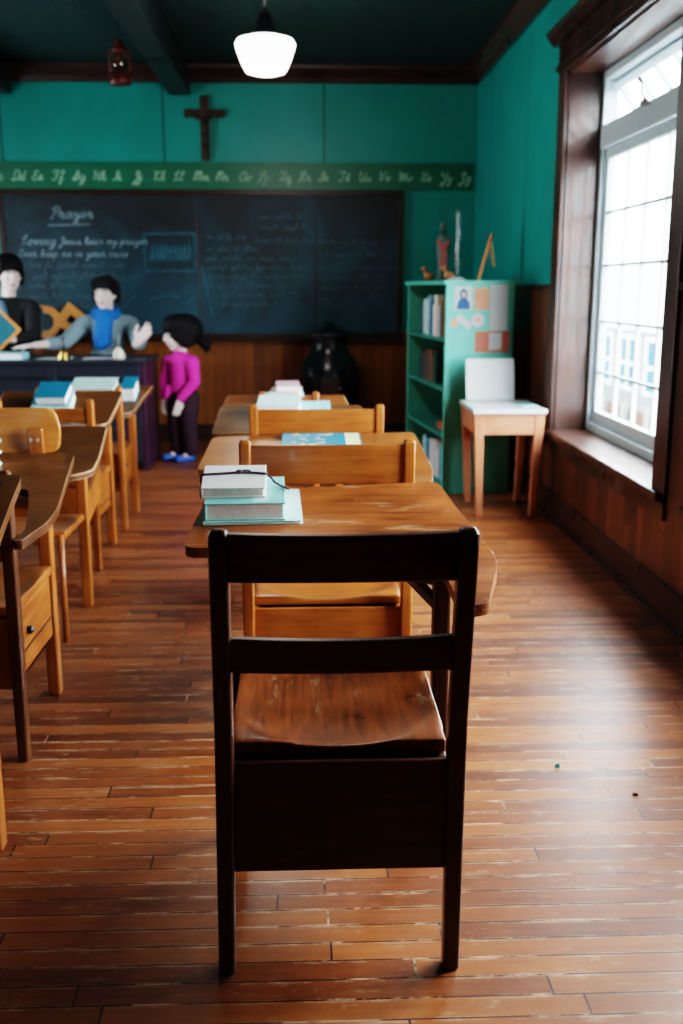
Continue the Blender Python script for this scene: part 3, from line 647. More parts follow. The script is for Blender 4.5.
def school_desk(label, cx, y0, hw, ztop, rake, seatz, outline, prof, back, M_post, M_rail, M_seat, M_top, frontpost=None, rails=None, box=True, M_box=None, pw=0.034, lean=0.0, seatd=0.47, brace=True, seat_y=0.03, postd=0.042, plate=None, frontleg_y=None, thin=False, rail_bow=0.022, M_bpost=None):
    root = thing('school_desk', label, 'school desk', (cx, y0, 0), 0, 'school desks in two rows')
    # rear posts rising into the chair back
    for s in (-1, 1):
        if thin:
            MB().tube([(s*(hw-0.02), 0, 0), (s*(hw-0.02), 0.01, seatz-0.01)], 0.012, 10).build('leg', M_post, root, smooth=True)
            continue
        xo_ = s*(hw-pw/2)
        def ring(z, y, w=pw, d=postd):
            xo = xo_ + (lean*(z/ztop) if s < 0 else 0)
            return [(xo-w/2, y-d/2, z), (xo+w/2, y-d/2, z), (xo+w/2, y+d/2, z), (xo-w/2, y+d/2, z)]
        zs = [0, seatz-0.1, seatz+0.06, ztop-0.025, ztop]
        MB().quadloft([ring(0, 0, pw*0.92, postd*0.9), ring(zs[1], 0), ring(zs[2], rake*0.12), ring(ztop-0.035, rake*0.94), ring(ztop-0.01, rake*0.98, pw, postd*0.85), ring(ztop, rake, pw*0.72, postd*0.5)]).build('back_post', M_bpost or M_post, root, bevel=0.007, seg=3)
    def ry(z): return rake*max(0, (z-seatz-0.03))/(ztop-seatz-0.03)
    if rails:
        for (z0, z1) in rails:
            rings = []
            n = 14; xa = hw-pw*0.6
            for k in range(n+1):
                u = -1+2*k/n; x = u*xa; b = -rail_bow*(1-u*u)
                arch = 0.004*(1-u*u)
                rings.append([(x, ry(z0)+b-0.010, z0+arch), (x, ry(z0)+b+0.012, z0+arch), (x, ry(z1)+b+0.012, z1), (x, ry(z1)+b-0.010, z1)])
            MB().quadloft(rings).build('back_rail', M_rail, root, bevel=0.004)
    if plate:
        z0, z1 = plate
        ol = fillet([(-hw, z0), (hw, z0), (hw+0.01, (z0+z1)/2), (hw-0.01, z1), (-hw+0.01, z1), (-hw-0.01, (z0+z1)/2)], 0.07, 6)
        rings = []
        for d in (-0.006, 0.006): rings.append([(x, rake+d-0.03*(1-(x/hw)**2), z) for x, z in ol])
        MB().quadloft(rings).build('backrest', M_rail, root, bevel=0.003)
        for s in (-1, 1):
            xo = s*(hw-0.075)
            up = MB().bar((xo, 0.02, seatz-0.02), (xo, rake-0.035, z0+0.09), 0.055, 0.02).build('back_support', M['honey_z'], root, bevel=0.005)
            for dx in (-0.012, 0.012):
                mb = MB(); bmesh.ops.create_cone(mb.bm, cap_ends=True, segments=12, radius1=0.006, radius2=0.006, depth=0.006, matrix=Matrix.Translation((xo+dx, rake-0.047, z0+0.05)) @ Matrix.Rotation(PI/2, 4, 'X'))
                mb.build('screw', M['metal'], up)
    # dished seat
    mb = MB(); bm = mb.bm; nx, ny = 26, 22; sw = hw-0.004 if thin else hw-pw+0.006
    gv = {}
    for lay in (0, 1):
        for i in range(nx+1):
            for j in range(ny+1):
                u = -1+2*i/nx; v = j/ny
                x = u*sw*(1.0 if v > 0.1 else 0.985); y = seat_y + v*seatd
                if v < 0.12 and not thin: x = max(-sw, min(sw, x))
                r = min(1, math.sqrt((u*0.98)**2 + ((v-0.48)/0.55)**2))
                dish = -0.022*max(0, 1-r**5)
                z = seatz + (dish if lay == 0 else -0.028)
                if v > 0.9: z += -0.010*((v-0.9)/0.1)**2 if lay == 0 else 0
                gv[lay, i, j] = bm.verts.new((x, y, z))
    for i in range(nx):
        for j in range(ny):
            bm.faces.new((gv[0, i, j], gv[0, i+1, j], gv[0, i+1, j+1], gv[0, i, j+1]))
            bm.faces.new((gv[1, i, j], gv[1, i, j+1], gv[1, i+1, j+1], gv[1, i+1, j]))
    for i in range(nx):
        for j in (0, ny): bm.faces.new((gv[0, i, j], gv[1, i, j], gv[1, i+1, j], gv[0, i+1, j]))
    for j in range(ny):
        for i in (0, nx): bm.faces.new((gv[0, i, j], gv[0, i, j+1], gv[1, i, j+1], gv[1, i, j]))
    mb.build('seat', M_seat, root, bevel=0.004, smooth=True)
    if box:
        zt, zb = seatz-0.03, 0.21; d = seatd-0.03
        iw = hw-pw+0.004
        bx = MB().box(-iw, iw, 0.004, 0.018, zb, zt).box(-iw, -iw+0.016, 0.018, d, zb, zt).box(iw-0.016, iw, 0.018, d, zb, zt).box(-iw, iw, 0.018, d, zb, zb+0.014).box(-iw, iw, d-0.014, d, zb, zt)
        bo = bx.build('book_box', M_box or M_rail, root, bevel=0.003)
        for s in (-1, 1): MB().ball((s*(iw+0.006), 0.16, 0.33), 0.013).build('knob', M['iron'], bo, smooth=True)
        MB().box(iw-0.001, iw+0.003, 0.04, d-0.02, zt-0.13, zt-0.125).build('drawer_line', M['dark_wood_x'], bo)
    # front legs
    fy = frontleg_y if frontleg_y else seat_y+seatd-0.03
    if not (frontpost and abs(frontpost[0]-cx) > 9):
        lx = [-1] if frontpost else [-1, 1]
        for s in lx:
            if thin: MB().tube([(s*(hw-0.02), fy, 0), (s*(hw-0.02), fy-0.02, seatz-0.02)], 0.012, 10).build('leg', M_post, root, smooth=True)
            else: MB().bar((s*(hw-0.02), fy+0.016, 0), (s*(hw-0.02), fy+0.016, seatz-0.03), 0.034, 0.04).build('leg', M_post, root, bevel=0.006)
    top, f = desktop('desktop', outline, prof, 0.026, M_top, root, (cx, y0))
    if frontpost:
        px, py = frontpost[0]-cx, frontpost[1]-y0
        zt = f(frontpost[1])-0.024
        MB().bar((px, py, 0), (px, py, zt), 0.040, 0.046).build('leg', M_post, root, bevel=0.007)
        if brace:
            zz = f(frontpost[1]+0.3)-0.03
            MB().bar((px-0.012, py, zt-0.07), (px-0.16, py+0.26, zz), 0.022, 0.03).build('brace', M_post, root, bevel=0.004)
            MB().bar((px-0.012, py+0.01, zt-0.012), (px-0.40, py+0.20, f(frontpost[1]+0.2)-0.045), 0.03, 0.03).build('cleat', M_post, root, bevel=0.004)
    return root, f

RA = [(0.807, 0.898), (0.630, 0.700)]
A, fA = school_desk('dark mahogany chair-desk nearest the camera, its chair back toward us', 0.060, 1.717, 0.235, 0.905, -0.077, 0.466,
    [(-0.262, 2.715), (0.376, 2.78), (0.424, 2.47), (0.455, 2.303), (0.442, 2.20), (0.418, 2.117), (0.377, 1.955), (0.318, 1.94), (0.316, 2.10), (0.315, 2.30), (0.27, 2.355), (-0.298, 2.36)],
    [(1.9, 0.665), (2.28, 0.674), (2.36, 0.685), (2.78, 0.765)], None, M['dark_wood_z'], M['dark_wood_x'], M['seat_dark'], M['top_front'], frontpost=(0.318, 2.235), rails=RA, lean=0.012, M_box=M['dark_wood_x'])
B, fB = school_desk('honey coloured slat-back chair-desk directly ahead of the dark nearest one', 0.066, 2.87, 0.253, 0.877, -0.03, 0.39,
    [(-0.350, 3.82), (0.425, 3.875), (0.442, 3.6), (0.448, 3.42), (0.42, 3.22), (0.385, 3.05), (0.33, 3.03), (0.328, 3.40), (0.28, 3.44), (-0.375, 3.44)],
    [(3.0, 0.665), (3.38, 0.672), (3.44, 0.682), (3.86, 0.75)], None, M['honey_z'], M['honey_x'], M['honey_x'], M['top_honey'], frontpost=(0.335, 3.36), rails=[(0.745, 0.862), (0.58, 0.64)], rail_bow=0.012)
C_, fC = school_desk('honey chair-desk in the middle row, third from the camera, with wide pale blue book', 0.050, 3.95, 0.265, 0.853, -0.02, 0.43,
    [(-0.40, 4.83), (0.272, 4.83), (0.30, 4.6), (0.31, 4.45), (0.34, 4.25), (0.35, 4.12), (0.33, 4.08), (0.325, 4.44), (0.28, 4.46), (-0.41, 4.40)],
    [(4.0, 0.66), (4.38, 0.67), (4.46, 0.68), (4.83, 0.75)], None, M['honey_z'], M['honey_x'], M['honey_x'], M['top_brown'], frontpost=(0.335, 4.40), rails=[(0.735, 0.835), (0.57, 0.63)], rail_bow=0.01)
D_, fD = school_desk('small honey desk farthest along the middle row, nearest the black stove', -0.075, 4.98, 0.15, 0.80, -0.02, 0.38,
    [(-0.44, 5.78), (0.232, 5.78), (0.25, 5.40), (-0.445, 5.40)],
    [(5.0, 0.668), (5.4, 0.668), (5.78, 0.700)], None, M['honey_z'], M['honey_x'], M['honey_x'], M['top_honey'], frontpost=(0.19, 5.50), rails=[(0.70, 0.775)], box=False, brace=False, seatd=0.38, rail_bow=0.008)
MB().bar((-0.40+0.075, 0.52, 0), (-0.40+0.075, 0.52, 0.645), 0.035, 0.035).build('leg', M['honey_z'], D_, bevel=0.005)
# left column
L1, f1 = school_desk('brown school desk cut by the left frame edge, only its desktop corner showing', -0.975, 1.60, 0.24, 0.86, -0.03, 0.45,
    [(-1.46, 2.57), (-0.728, 2.57), (-0.708, 2.36), (-0.69, 2.20), (-0.70, 1.90), (-0.72, 1.70), (-0.735, 1.68), (-0.736, 2.18), (-0.78, 2.20), (-1.46, 2.20)],
    [(1.65, 0.735), (2.16, 0.745), (2.24, 0.757), (2.57, 0.832)], None, M['honey_z'], M['honey_x'], M['honey_x'], M['top_brown'], frontpost=(-0.738, 2.175), rails=[(0.74, 0.84), (0.6, 0.66)])
o = MB().box(0.0, 0.235, -0.006, 0.006, 0, 0.0015).build('pencil_groove', M['iron'], L1, loc=(-0.02, 0.90, f1(2.50)+0.0006), rot=(math.atan2(0.075, 0.33), 0, 0))
L2, f2 = school_desk('brown school desk with long tablet arm, second from the camera in the left row', -1.030, 2.635, 0.252, 0.83, 0.0, 0.44,
    [(-1.47, 3.533), (-0.811, 3.533), (-0.772, 3.16), (-0.738, 2.95), (-0.728, 2.78), (-0.750, 2.60), (-0.773, 2.595), (-0.770, 2.70), (-0.825, 2.95), (-0.885, 3.18), (-0.94, 3.20), (-1.47, 3.20)],
    [(2.5, 0.645), (3.10, 0.662), (3.2, 0.672), (3.533, 0.732)], None, M['honey_z'], M['honey_x'], M['honey_x'], M['top_brown'], frontpost=(-0.822, 3.11), rails=[(0.72, 0.80), (0.58, 0.63)], M_box=M['honey_y'], M_bpost=M['brown_z'])
L3, f3 = school_desk('school desk with rounded plywood chair back and thin legs in the left row', -1.125, 3.60, 0.245, 0.875, -0.005, 0.42,
    [(-1.56, 4.50), (-0.880, 4.50), (-0.853, 4.16), (-0.856, 4.03), (-0.93, 3.955), (-1.56, 3.955)],
    [(3.9, 0.567), (4.02, 0.576), (4.5, 0.700)], None, M['honey_z'], M['ply'], M['honey_x'], M['top_brown'], frontpost=(-0.908, 4.04), plate=(0.725, 0.885), box=False, thin=True, seatd=0.32, brace=False, frontleg_y=0.30)
MB().bar((-0.40, 0.44, 0), (-0.40, 0.44, 0.55), 0.04, 0.045).build('leg', M['honey_z'], L3, bevel=0.006)
MB().bar((0.217, 0.48, 0.40), (0.205, 0.85, 0.46), 0.02, 0.12).build('side_rail', M['honey_y'], L3, bevel=0.004)
L4, f4 = school_desk('school desk behind the plywood-backed one, blue and mint books on it', -1.185, 4.60, 0.225, 0.805, 0.0, 0.42,
    [(-1.58, 5.34), (-0.948, 5.34), (-0.966, 5.18), (-0.985, 5.06), (-1.02, 5.02), (-1.58, 5.02)],
    [(5.0, 0.628), (5.06, 0.635), (5.34, 0.775)], None, M['honey_z'], M['honey_x'], M['honey_x'], M['top_brown'], frontpost=(-1.0, 5.08), rails=[(0.70, 0.765)], M_box=M['honey_y'], brace=False, rail_bow=0.01)
L5, f5 = school_desk('farthest school desk of the left row, close to the black teacher desk', -1.205, 5.42, 0.228, 0.785, 0.0, 0.42,
    [(-1.60, 6.19), (-0.917, 6.19), (-0.950, 6.05), (-0.985, 5.82), (-1.03, 5.77), (-1.60, 5.77)],
    [(5.7, 0.59), (5.8, 0.597), (6.19, 0.722)], None, M['honey_z'], M['honey_x'], M['honey_x'], M['top_brown'], frontpost=(-1.0, 5.83), rails=[(0.69, 0.765)], M_box=M['honey_y'], brace=False, rail_bow=0.01)

# ------------------------------------------------------------------ books
def book(label, c, w, d, t, rz, covm, pagem=None, tilt=0.0, group=None, name='book', over=0.006, curl=0.0, spine='L'):
    """closed book lying flat; c = centre of its underside"""
    root = thing(name, label, 'book', c, rz, group or 'books lying flat on the desks')
    root.rotation_euler = (tilt, 0, rz)
    ct = min(0.004, t*0.2); W, Dp = w/2, d/2
    cov = MB().box(-W, W, -Dp, Dp, 0, ct).box(-W, W, -Dp, Dp, t-ct, t)
    s = -1 if spine == 'L' else 1
    cov.box(s*W, s*(W-0.005), -Dp, Dp, ct, t-ct)
    cov.build('cover', covm, root, bevel=0.0015)
    MB().box(-W+(0.0052 if s < 0 else over), W-(over if s < 0 else 0.0052), -Dp+over, Dp-over, ct, t-ct).build('pages', pagem or M['page'], root)
    return root
def slope(f, y): return math.atan2(f(y+0.05)-f(y-0.05), 0.1)
def on(f, x, y, hgt):
    """point at height hgt (measured square to the sloping top) above the desktop"""
    t = slope(f, y); return (x - 0.0, y - hgt*math.sin(t), f(y) + hgt*math.cos(t))
# stack on the nearest desk
xb, yb = -0.150, 2.595; t = slope(fA, yb)
b1 = book('thin mint booklet at the bottom of the stack on the nearest desk', on(fA, xb+0.012, yb, 0.0012), 0.255, 0.215, 0.009, 0.05, M['mint2'], tilt=t, name='booklet')
b2 = book('thick mint book with white page edges in the stack on nearest desk', on(fA, xb-0.005, yb-0.012, 0.0108), 0.205, 0.185, 0.048, 0.03, M['mint'], tilt=t)
MB().box(0.02, 0.055, -0.088, 0.088, 0.0481, 0.0486).build('cover_stripe', M['mint2'], b2)
b3 = book('off-white book tied with dark cord, topmost of the stack on nearest desk', on(fA, xb-0.034, yb+0.012, 0.0595), 0.165, 0.165, 0.028, 0.02, M['cover_white'], M['page_grey'], tilt=t)
cd = MB().tube([(x, y, 0.0315) for x, y in spline([(-0.086, 0.005), (-0.03, 0.012), (0.01, 0.018), (0.05, 0.016), (0.088, 0.006)], 4)], 0.0032, 8)
cd.tube([(0.088, 0.006, 0.0305), (0.105, 0.0, 0.010), (0.122, -0.010, 0.003), (0.142, -0.03, 0.002)], 0.003, 8).tube([(-0.086, 0.005, 0.0305), (-0.089, 0.004, 0.016), (-0.086, 0.003, 0.002)], 0.003, 8)
cd.ball((0.012, 0.018, 0.034), 0.007, (1.4, 1, 0.8)).tube([(0.012, 0.018, 0.035), (0.03, 0.026, 0.035), (0.042, 0.022, 0.034)], 0.0025, 6)
cd.build('cord', M['cord'], b3, smooth=True)
MB().box(-0.0855, -0.082, -0.083, -0.05, 0.0, 0.026).box(-0.085, -0.082, -0.03, 0.04, 0.0, 0.027).build('torn_spine', M['cover_brown'], b3)
# second desk: blue printed booklet
b = book('flat blue printed booklet lying on the second middle-row desk', on(fB, 0.065, 3.735, 0.0012), 0.295, 0.17, 0.012, 0.02, M['cover_blue'], tilt=slope(fB, 3.735), name='booklet')
mb = MB()
for k in range(26):
    x = random.uniform(-0.13, 0.04); y = random.uniform(-0.07, 0.07); mb.box(x, x+random.uniform(.008, .03), y, y+random.uniform(.004, .012), 0.0121, 0.0126)
mb.box(0.09, 0.143, -0.08, 0.08, 0.0121, 0.0125)
merge([c for c in b.children if c.name.startswith('cover')][0], mb.build('cover_pattern', M['yellow_print'], b))
# third desk stack
y = 4.68; t = slope(fC, y)
book('wide pale blue book at the bottom of the third middle-row desk stack', on(fC, -0.045, y, 0.0012), 0.335, 0.20, 0.034, 0.02, M['cover_lightblue'], tilt=t)
book('small mint book on the wide pale blue book, third middle-row desk', on(fC, -0.115, y, 0.0362), 0.20, 0.17, 0.034, -0.05, M['mint2'], tilt=t)
y = 5.58; t = slope(fD, y)
book('pale blue book at the bottom of the farthest middle-row stack', on(fD, -0.11, y, 0.0012), 0.22, 0.2, 0.035, 0.05, M['cover_lightblue'], tilt=t)
book('grey-white book in the middle of the farthest middle-row stack', on(fD, -0.10, y, 0.0372), 0.17, 0.17, 0.03, -0.1, M['cover_white'], M['page_grey'], tilt=t)
book('dusty pink book topmost of the farthest middle-row stack', on(fD, -0.09, y, 0.0682), 0.13, 0.16, 0.034, 0.06, M['cover_pink'], tilt=t)
# left row books
y = 3.34; t = slope(f2, y)
for k, (c, lab) in enumerate(((M['mint2'], 'bottom mint book of the stack cut by the left frame edge'), (M['cover_white'], 'white book in the middle of the stack cut by left frame edge'), (M['mint'], 'mint book topmost of the stack cut by left frame edge'))):
    book(lab, on(f2, -1.145+0.006*k, y, 0.0012+0.041*k), 0.22, 0.17, 0.040, 0.04*k, c, tilt=t, spine='L')
y = 5.19; t = slope(f4, y)
book('pale mint book under the blue one on the left row', on(f4, -1.285, y, 0.0015), 0.20, 0.19, 0.050, 0.05, M['mint2'], tilt=t)
book('dark blue book lying on the pale mint one in the left row', on(f4, -1.275, y+0.01, 0.0525), 0.16, 0.15, 0.050, -0.04, M['cover_blue'], tilt=t)
y = 6.0; t = slope(f5, y)
book('white book at the bottom on the farthest left-row desk', on(f5, -1.225, y, 0.0015), 0.28, 0.18, 0.050, 0.05, M['cover_white'], tilt=t)
book('pale mint book above the white one on farthest left-row desk', on(f5, -1.235, y, 0.0525), 0.26, 0.17, 0.045, -0.03, M['mint2'], tilt=t)
book('bright blue book beside the white ones on farthest left-row desk', on(f5, -1.035, y+0.03, 0.0015), 0.085, 0.18, 0.085, 0.0, M['cover_blue'], tilt=t)

# ------------------------------------------------------------------ teacher's desk
td = thing('teacher_desk', 'long black wooden desk in front of the chalkboard', 'desk', (-2.06, 7.2, 0))
TZ = 0.80
MB().box(-0.98, 0.94, 0, 0.66, TZ-0.03, TZ).build('desktop', M['deskblack'], td, bevel=0.006)
for s, m_ in ((-1, M['deskblack']), (1, M['deskpurple'])):
    xo = s*0.93-0.02
    MB().box(xo-0.018, xo+0.018, 0.02, 0.64, 0.0, TZ-0.03).build('side_panel', m_, td, bevel=0.004)
MB().box(-0.93, 0.89, 0.035, 0.05, 0.06, TZ-0.03).build('front_panel', M['deskblack'], td)
mb = MB()
for a, b in ((-0.93, -0.35), (-0.35, 0.27), (0.27, 0.89)):
    mb.box(a, b, 0.018, 0.036, TZ-0.12, TZ-0.03).box(a, b, 0.018, 0.036, 0.06, 0.15)
for x in (-0.93, -0.38, 0.24, 0.83): mb.box(x, x+0.06, 0.016, 0.036, 0.06, TZ-0.03)
mb.build('front_frame', M['deskblack'], td, bevel=0.004)

# things on it
def paper(label, x, y, w, d, rz): 
    return tag(MB().box(-w/2, w/2, -d/2, d/2, 0, 0.003).build('paper_sheet', M['paper'], loc=(x, y, TZ+0.0005), rot=(0, 0, rz)), label, 'paper', 'papers on the black desk')
paper('white paper sheet lying in front of the seated person', -1.45, 7.42, 0.30, 0.20, 0.1)
paper('white paper sheet left of the brass bell on the black desk', -1.80, 7.40, 0.22, 0.17, -0.2)
book('white book with teal cover under the seated person\'s hand', (-2.17, 7.36, TZ+0.001), 0.34, 0.22, 0.045, 0.04, M['cover_lightblue'], spine='R')
be = thing('hand_bell', 'small brass hand bell with dark handle on the black desk', 'bell', (-1.715, 7.30, TZ))
MB().lathe([(0.048, 0.0), (0.044, 0.012), (0.034, 0.035), (0.027, 0.055), (0.014, 0.066), (0.004, 0.068)], n=24).build('bell_cup', M['gold'], be, smooth=True)
MB().lathe([(0.006, 0.066), (0.012, 0.085), (0.009, 0.11), (0.013, 0.14), (0.010, 0.155), (0.002, 0.158)], n=16).build('handle', M['iron'], be, smooth=True)
MB().tube([(0, 0, 0.045), (0, 0, 0.012)], [0.003, 0.008], 8).build('clapper', M['iron'], be, smooth=True)
mal = thing('cream_hand_bell', 'cream pear-shaped bell with thin handle before the seated person', 'bell', (-1.325, 7.30, TZ))
MB().lathe([(0.030, 0), (0.040, 0.012), (0.042, 0.035), (0.032, 0.062), (0.016, 0.082), (0.006, 0.09)], n=24).build('bulb', M['cream'], mal, smooth=True)
MB().tube([(0, 0, 0.085), (0.008, 0.01, 0.18)], [0.006, 0.008], 10).build('handle', M['grey_cloth'], mal, smooth=True)

# wooden teaching tools resting on the chalk ledge
LZ = 1.5 + BZ0 - 0.040
pt = thing('wooden_protractor', 'orange wooden arch-shaped drawing tool on the chalk ledge, opening left', 'drawing tool', (-2.165, 8.618, LZ+0.004))
ol = [(0.135*math.sin(a), 0.138-0.135*math.cos(a)) for a in [-0.25+(PI+0.4)*k/28 for k in range(29)]] + [(0.074*math.sin(a), 0.138-0.074*math.cos(a)) for a in [PI+0.15-(PI+0.4)*k/28 for k in range(29)]]
o = MB().poly(ol, -0.012, 0.012, 'XZ').build('arch', M['orange_wood'], pt, bevel=0.003); o.rotation_euler = (-0.12, 0, 0)
for x, z in ((-0.045, 0.018), (-0.03, 0.255)): MB().ball((x, -0.016, z+0.014), 0.012, (1, 0.5, 1)).build('rounded_end', M['orange_wood'], o, smooth=True)
dm = thing('wooden_square', 'orange wooden square standing on its corner on the chalk ledge', 'drawing tool', (-1.945, 8.605, LZ+0.004))
mb = MB(); q = 0.105
mb.box(-q, q, -0.010, 0.010, -q, -0.03).box(-q, q, -0.010, 0.010, 0.03, q).box(-q, -0.03, -0.010, 0.010, -0.03, 0.03).box(0.03, q, -0.010, 0.010, -0.03, 0.03)
o = mb.build('plate', M['orange_wood'], dm, bevel=0.003); o.rotation_euler = (-0.1, PI/4-0.12, 0); o.location = (0, 0.02, 0.155)

# ------------------------------------------------------------------ stove
sv = thing('pot_belly_stove', 'black glossy pot-bellied stove against the wall below the chalkboard', 'stove', (0.21, 8.15, 0))
MB().lathe([(0.10, 0.14), (0.17, 0.15), (0.19, 0.22), (0.185, 0.30), (0.215, 0.36), (0.245, 0.46), (0.255, 0.55), (0.245, 0.64), (0.215, 0.72), (0.17, 0.78), (0.145, 0.83), (0.14, 0.90), (0.15, 0.92)], n=40).build('belly', M['iron'], sv, smooth=True)
MB().lathe([(0.155, 0.918), (0.195, 0.925), (0.20, 0.94), (0.185, 0.955), (0.13, 0.975), (0.05, 1.0), (0.03, 1.03), (0.01, 1.04)], n=40).build('lid', M['iron'], sv, smooth=True)
dr = MB().poly(fillet([(-0.08, 0.44), (0.08, 0.44), (0.08, 0.62), (-0.08, 0.62)], 0.03), -0.275, -0.235, 'XZ').build('door', M['iron'], sv, bevel=0.006)
MB().tube([(0.06, -0.276, 0.53), (0.075, -0.30, 0.53)], 0.008, 8).ball((0.077, -0.304, 0.53), 0.014).build('handle', M['metal'], dr, smooth=True)
for k in range(4):
    a = PI/4+k*PI/2; MB().tube([(0.15*math.cos(a), 0.15*math.sin(a), 0.17), (0.20*math.cos(a), 0.20*math.sin(a), 0.07), (0.22*math.cos(a), 0.22*math.sin(a), 0.0)], [0.025, 0.018, 0.022], 10).build('leg', M['iron'], sv, smooth=True)

# ------------------------------------------------------------------ bookcase
bc_rot = math.radians(6)
bc = thing('bookcase', 'tall teal bookcase with papers pinned on its end panel in the corner', 'bookcase', (0.885, 6.30, 0), bc_rot)
BL, BD, BH = 1.15, 0.44, 1.345     # local: +Y along its length, +X depth towards the wall, open face at x=0
MB().box(0, BD, 0, 0.025, 0, BH-0.025).build('end_panel', M['bookcase'], bc, bevel=0.003)
MB().box(0, BD, BL-0.025, BL, 0, BH-0.025).build('end_panel', M['bookcase'], bc, bevel=0.003)
MB().box(-0.02, BD+0.005, -0.015, BL+0.015, BH-0.025, BH).build('top_board', M['bookcase'], bc, bevel=0.004)
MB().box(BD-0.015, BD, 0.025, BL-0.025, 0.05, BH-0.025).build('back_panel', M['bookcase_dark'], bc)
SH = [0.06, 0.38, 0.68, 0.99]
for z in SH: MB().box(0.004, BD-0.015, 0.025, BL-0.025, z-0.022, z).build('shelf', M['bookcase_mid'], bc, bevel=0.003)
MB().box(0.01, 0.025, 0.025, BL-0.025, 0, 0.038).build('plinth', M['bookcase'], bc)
R3 = Matrix.Rotation(bc_rot, 4, 'Z'); BCM = Matrix.Translation((0.885, 6.30, 0)) @ R3
ORD = 'first second third fourth fifth sixth seventh eighth ninth tenth eleventh twelfth thirteenth fourteenth fifteenth sixteenth seventeenth eighteenth nineteenth twentieth'.split() + ['far'] * 40
def shelf_books(z, y0, y1, cols, hmin, hmax, group, labf):
    y = y0; i = 0
    while y < y1:
        t = random.uniform(0.025, 0.05); hgt = random.uniform(hmin, hmax); d = random.uniform(0.17, 0.21)
        col, cname = random.choice(cols)
        p = BCM @ Vector((0.03, y, z+0.0005))
        r = thing('book', labf(cname, ORD[i]), 'book', p, bc_rot, group)
        MB().box(0, 0.004, 0, t, 0, hgt).box(0.004, d, 0, 0.003, 0, hgt).box(0.004, d, t-0.003, t, 0, hgt).build('cover', col, r)
        MB().box(0.0041, d-0.005, 0.0031, t-0.0031, 0.003, hgt-0.004).build('pages', M['page'], r)
        y += t+random.uniform(0.002, 0.006); i += 1
CA = [(M['cover_white'], 'white'), (M['cover_blue'], 'blue'), (M['cover_lightblue'], 'pale blue'), (M['cover_navy'], 'navy'), (M['cover_brown'], 'brown'), (M['page_grey'], 'grey')]
shelf_books(SH[3], 0.04, 0.80, CA, 0.20, 0.27, 'books on the top shelf', lambda c, o: '%s upright book, %s from the near end of the bookcase\'s top shelf' % (c, o))
shelf_books(SH[2], 0.35, 0.85, [(M['cover_navy'], 'navy'), (M['cover_brown'], 'brown'), (M['bookcase_dark'], 'dark green')], 0.16, 0.22, 'books on the second shelf', lambda c, o: '%s upright book, %s from the near end of the bookcase\'s second shelf' % (c, o))
shelf_books(SH[0], 0.05, 0.70, [(M['cover_lightblue'], 'pale blue'), (M['cover_blue'], 'blue'), (M['cover_white'], 'white')], 0.19, 0.25, 'books on the bottom shelf', lambda c, o: '%s upright book, %s from the near end of the bookcase\'s bottom shelf' % (c, o))
for k, (yy, m_, nm) in enumerate(((0.10, M['cover_white'], 'white'), (0.30, M['cover_red'], 'red'))):
    p = BCM @ Vector((0.13, yy, SH[1]+0.002))
    book('%s book lying flat on the third shelf of the teal bookcase' % nm, p, 0.16, 0.15, 0.05, bc_rot, m_, group='books on the third shelf')

# papers pinned on the end panel (face at local y = 0)
def pinned(name, label, cat, u0, u1, z0, z1, mat, dep=0.002, roll=0, lift=0.0):
    w, hh = u1-u0, z1-z0
    p = BCM @ Vector(((u0+u1)/2, -0.001-lift, (z0+z1)/2))
    r = thing(name, label, cat, p, bc_rot)
    o = MB().box(-w/2, w/2, -dep, 0, -hh/2, hh/2).build('sheet', mat, r); o.rotation_euler = (0, roll, 0)
    return r
po = pinned('portrait_picture', 'small picture of a blue-robed hooded figure pinned to the bookcase end', 'picture', 0.055, 0.165, 1.165, 1.31, M['paper'])
MB().poly(fillet([(-0.045, -0.068), (0.045, -0.068), (0.036, -0.02), (0.018, 0.0), (-0.018, 0.0), (-0.036, -0.02)], 0.012), -0.0045, -0.0022, 'XZ').build('robe', M['portrait_blue'], po)
MB().poly([(0.024*math.cos(a), 0.024+0.034*math.sin(a)) for a in [2*PI*k/20 for k in range(20)]], -0.0045, -0.0022, 'XZ').build('hood', M['portrait_blue'], po)
MB().poly([(0.013*math.cos(a), 0.022+0.018*math.sin(a)) for a in [2*PI*k/20 for k in range(20)]], -0.006, -0.0046, 'XZ').build('face', M['portrait_skin'], po)
pinned('peach_card', 'square peach card pinned beside the blue portrait', 'card', 0.18, 0.275, 1.165, 1.30, M['orange_card'])
pinned('white_sheet', 'tall white sheet pinned near the back edge of the bookcase end', 'paper', 0.282, 0.395, 1.04, 1.325, M['paper'])
ro = pinned('paper_scroll', 'white curled paper ribbon slanting below the blue portrait', 'paper', 0.06, 0.17, 1.075, 1.115, M['paper'], roll=0.6, lift=0.003)
pinned('peach_tag', 'little peach tag under the curled white ribbon', 'card', 0.035, 0.075, 1.065, 1.115, M['orange_card'])
p = BCM @ Vector((0.205, -0.001, 1.105)); r = thing('round_disc', 'round pale paper disc pinned under the peach card', 'paper disc', p, bc_rot)
MB().poly([(0.042*math.cos(a), 0.042*math.sin(a)) for a in [2*PI*k/28 for k in range(28)]], -0.003, 0, 'XZ').build('disc', M['paper'], r)
MB().poly([(0.014*math.cos(a), 0.014*math.sin(a)) for a in [2*PI*k/20 for k in range(20)]], -0.0045, -0.0031, 'XZ').build('centre_mark', M['orange_card'], r)
rc = pinned('red_card', 'wide brick-red card pinned across the middle of the bookcase end', 'card', 0.19, 0.415, 0.905, 1.035, M['red_card'])
MB().box(-0.02, 0.06, -0.0035, -0.0021, -0.05, 0.055).build('white_patch', M['paper'], rc)

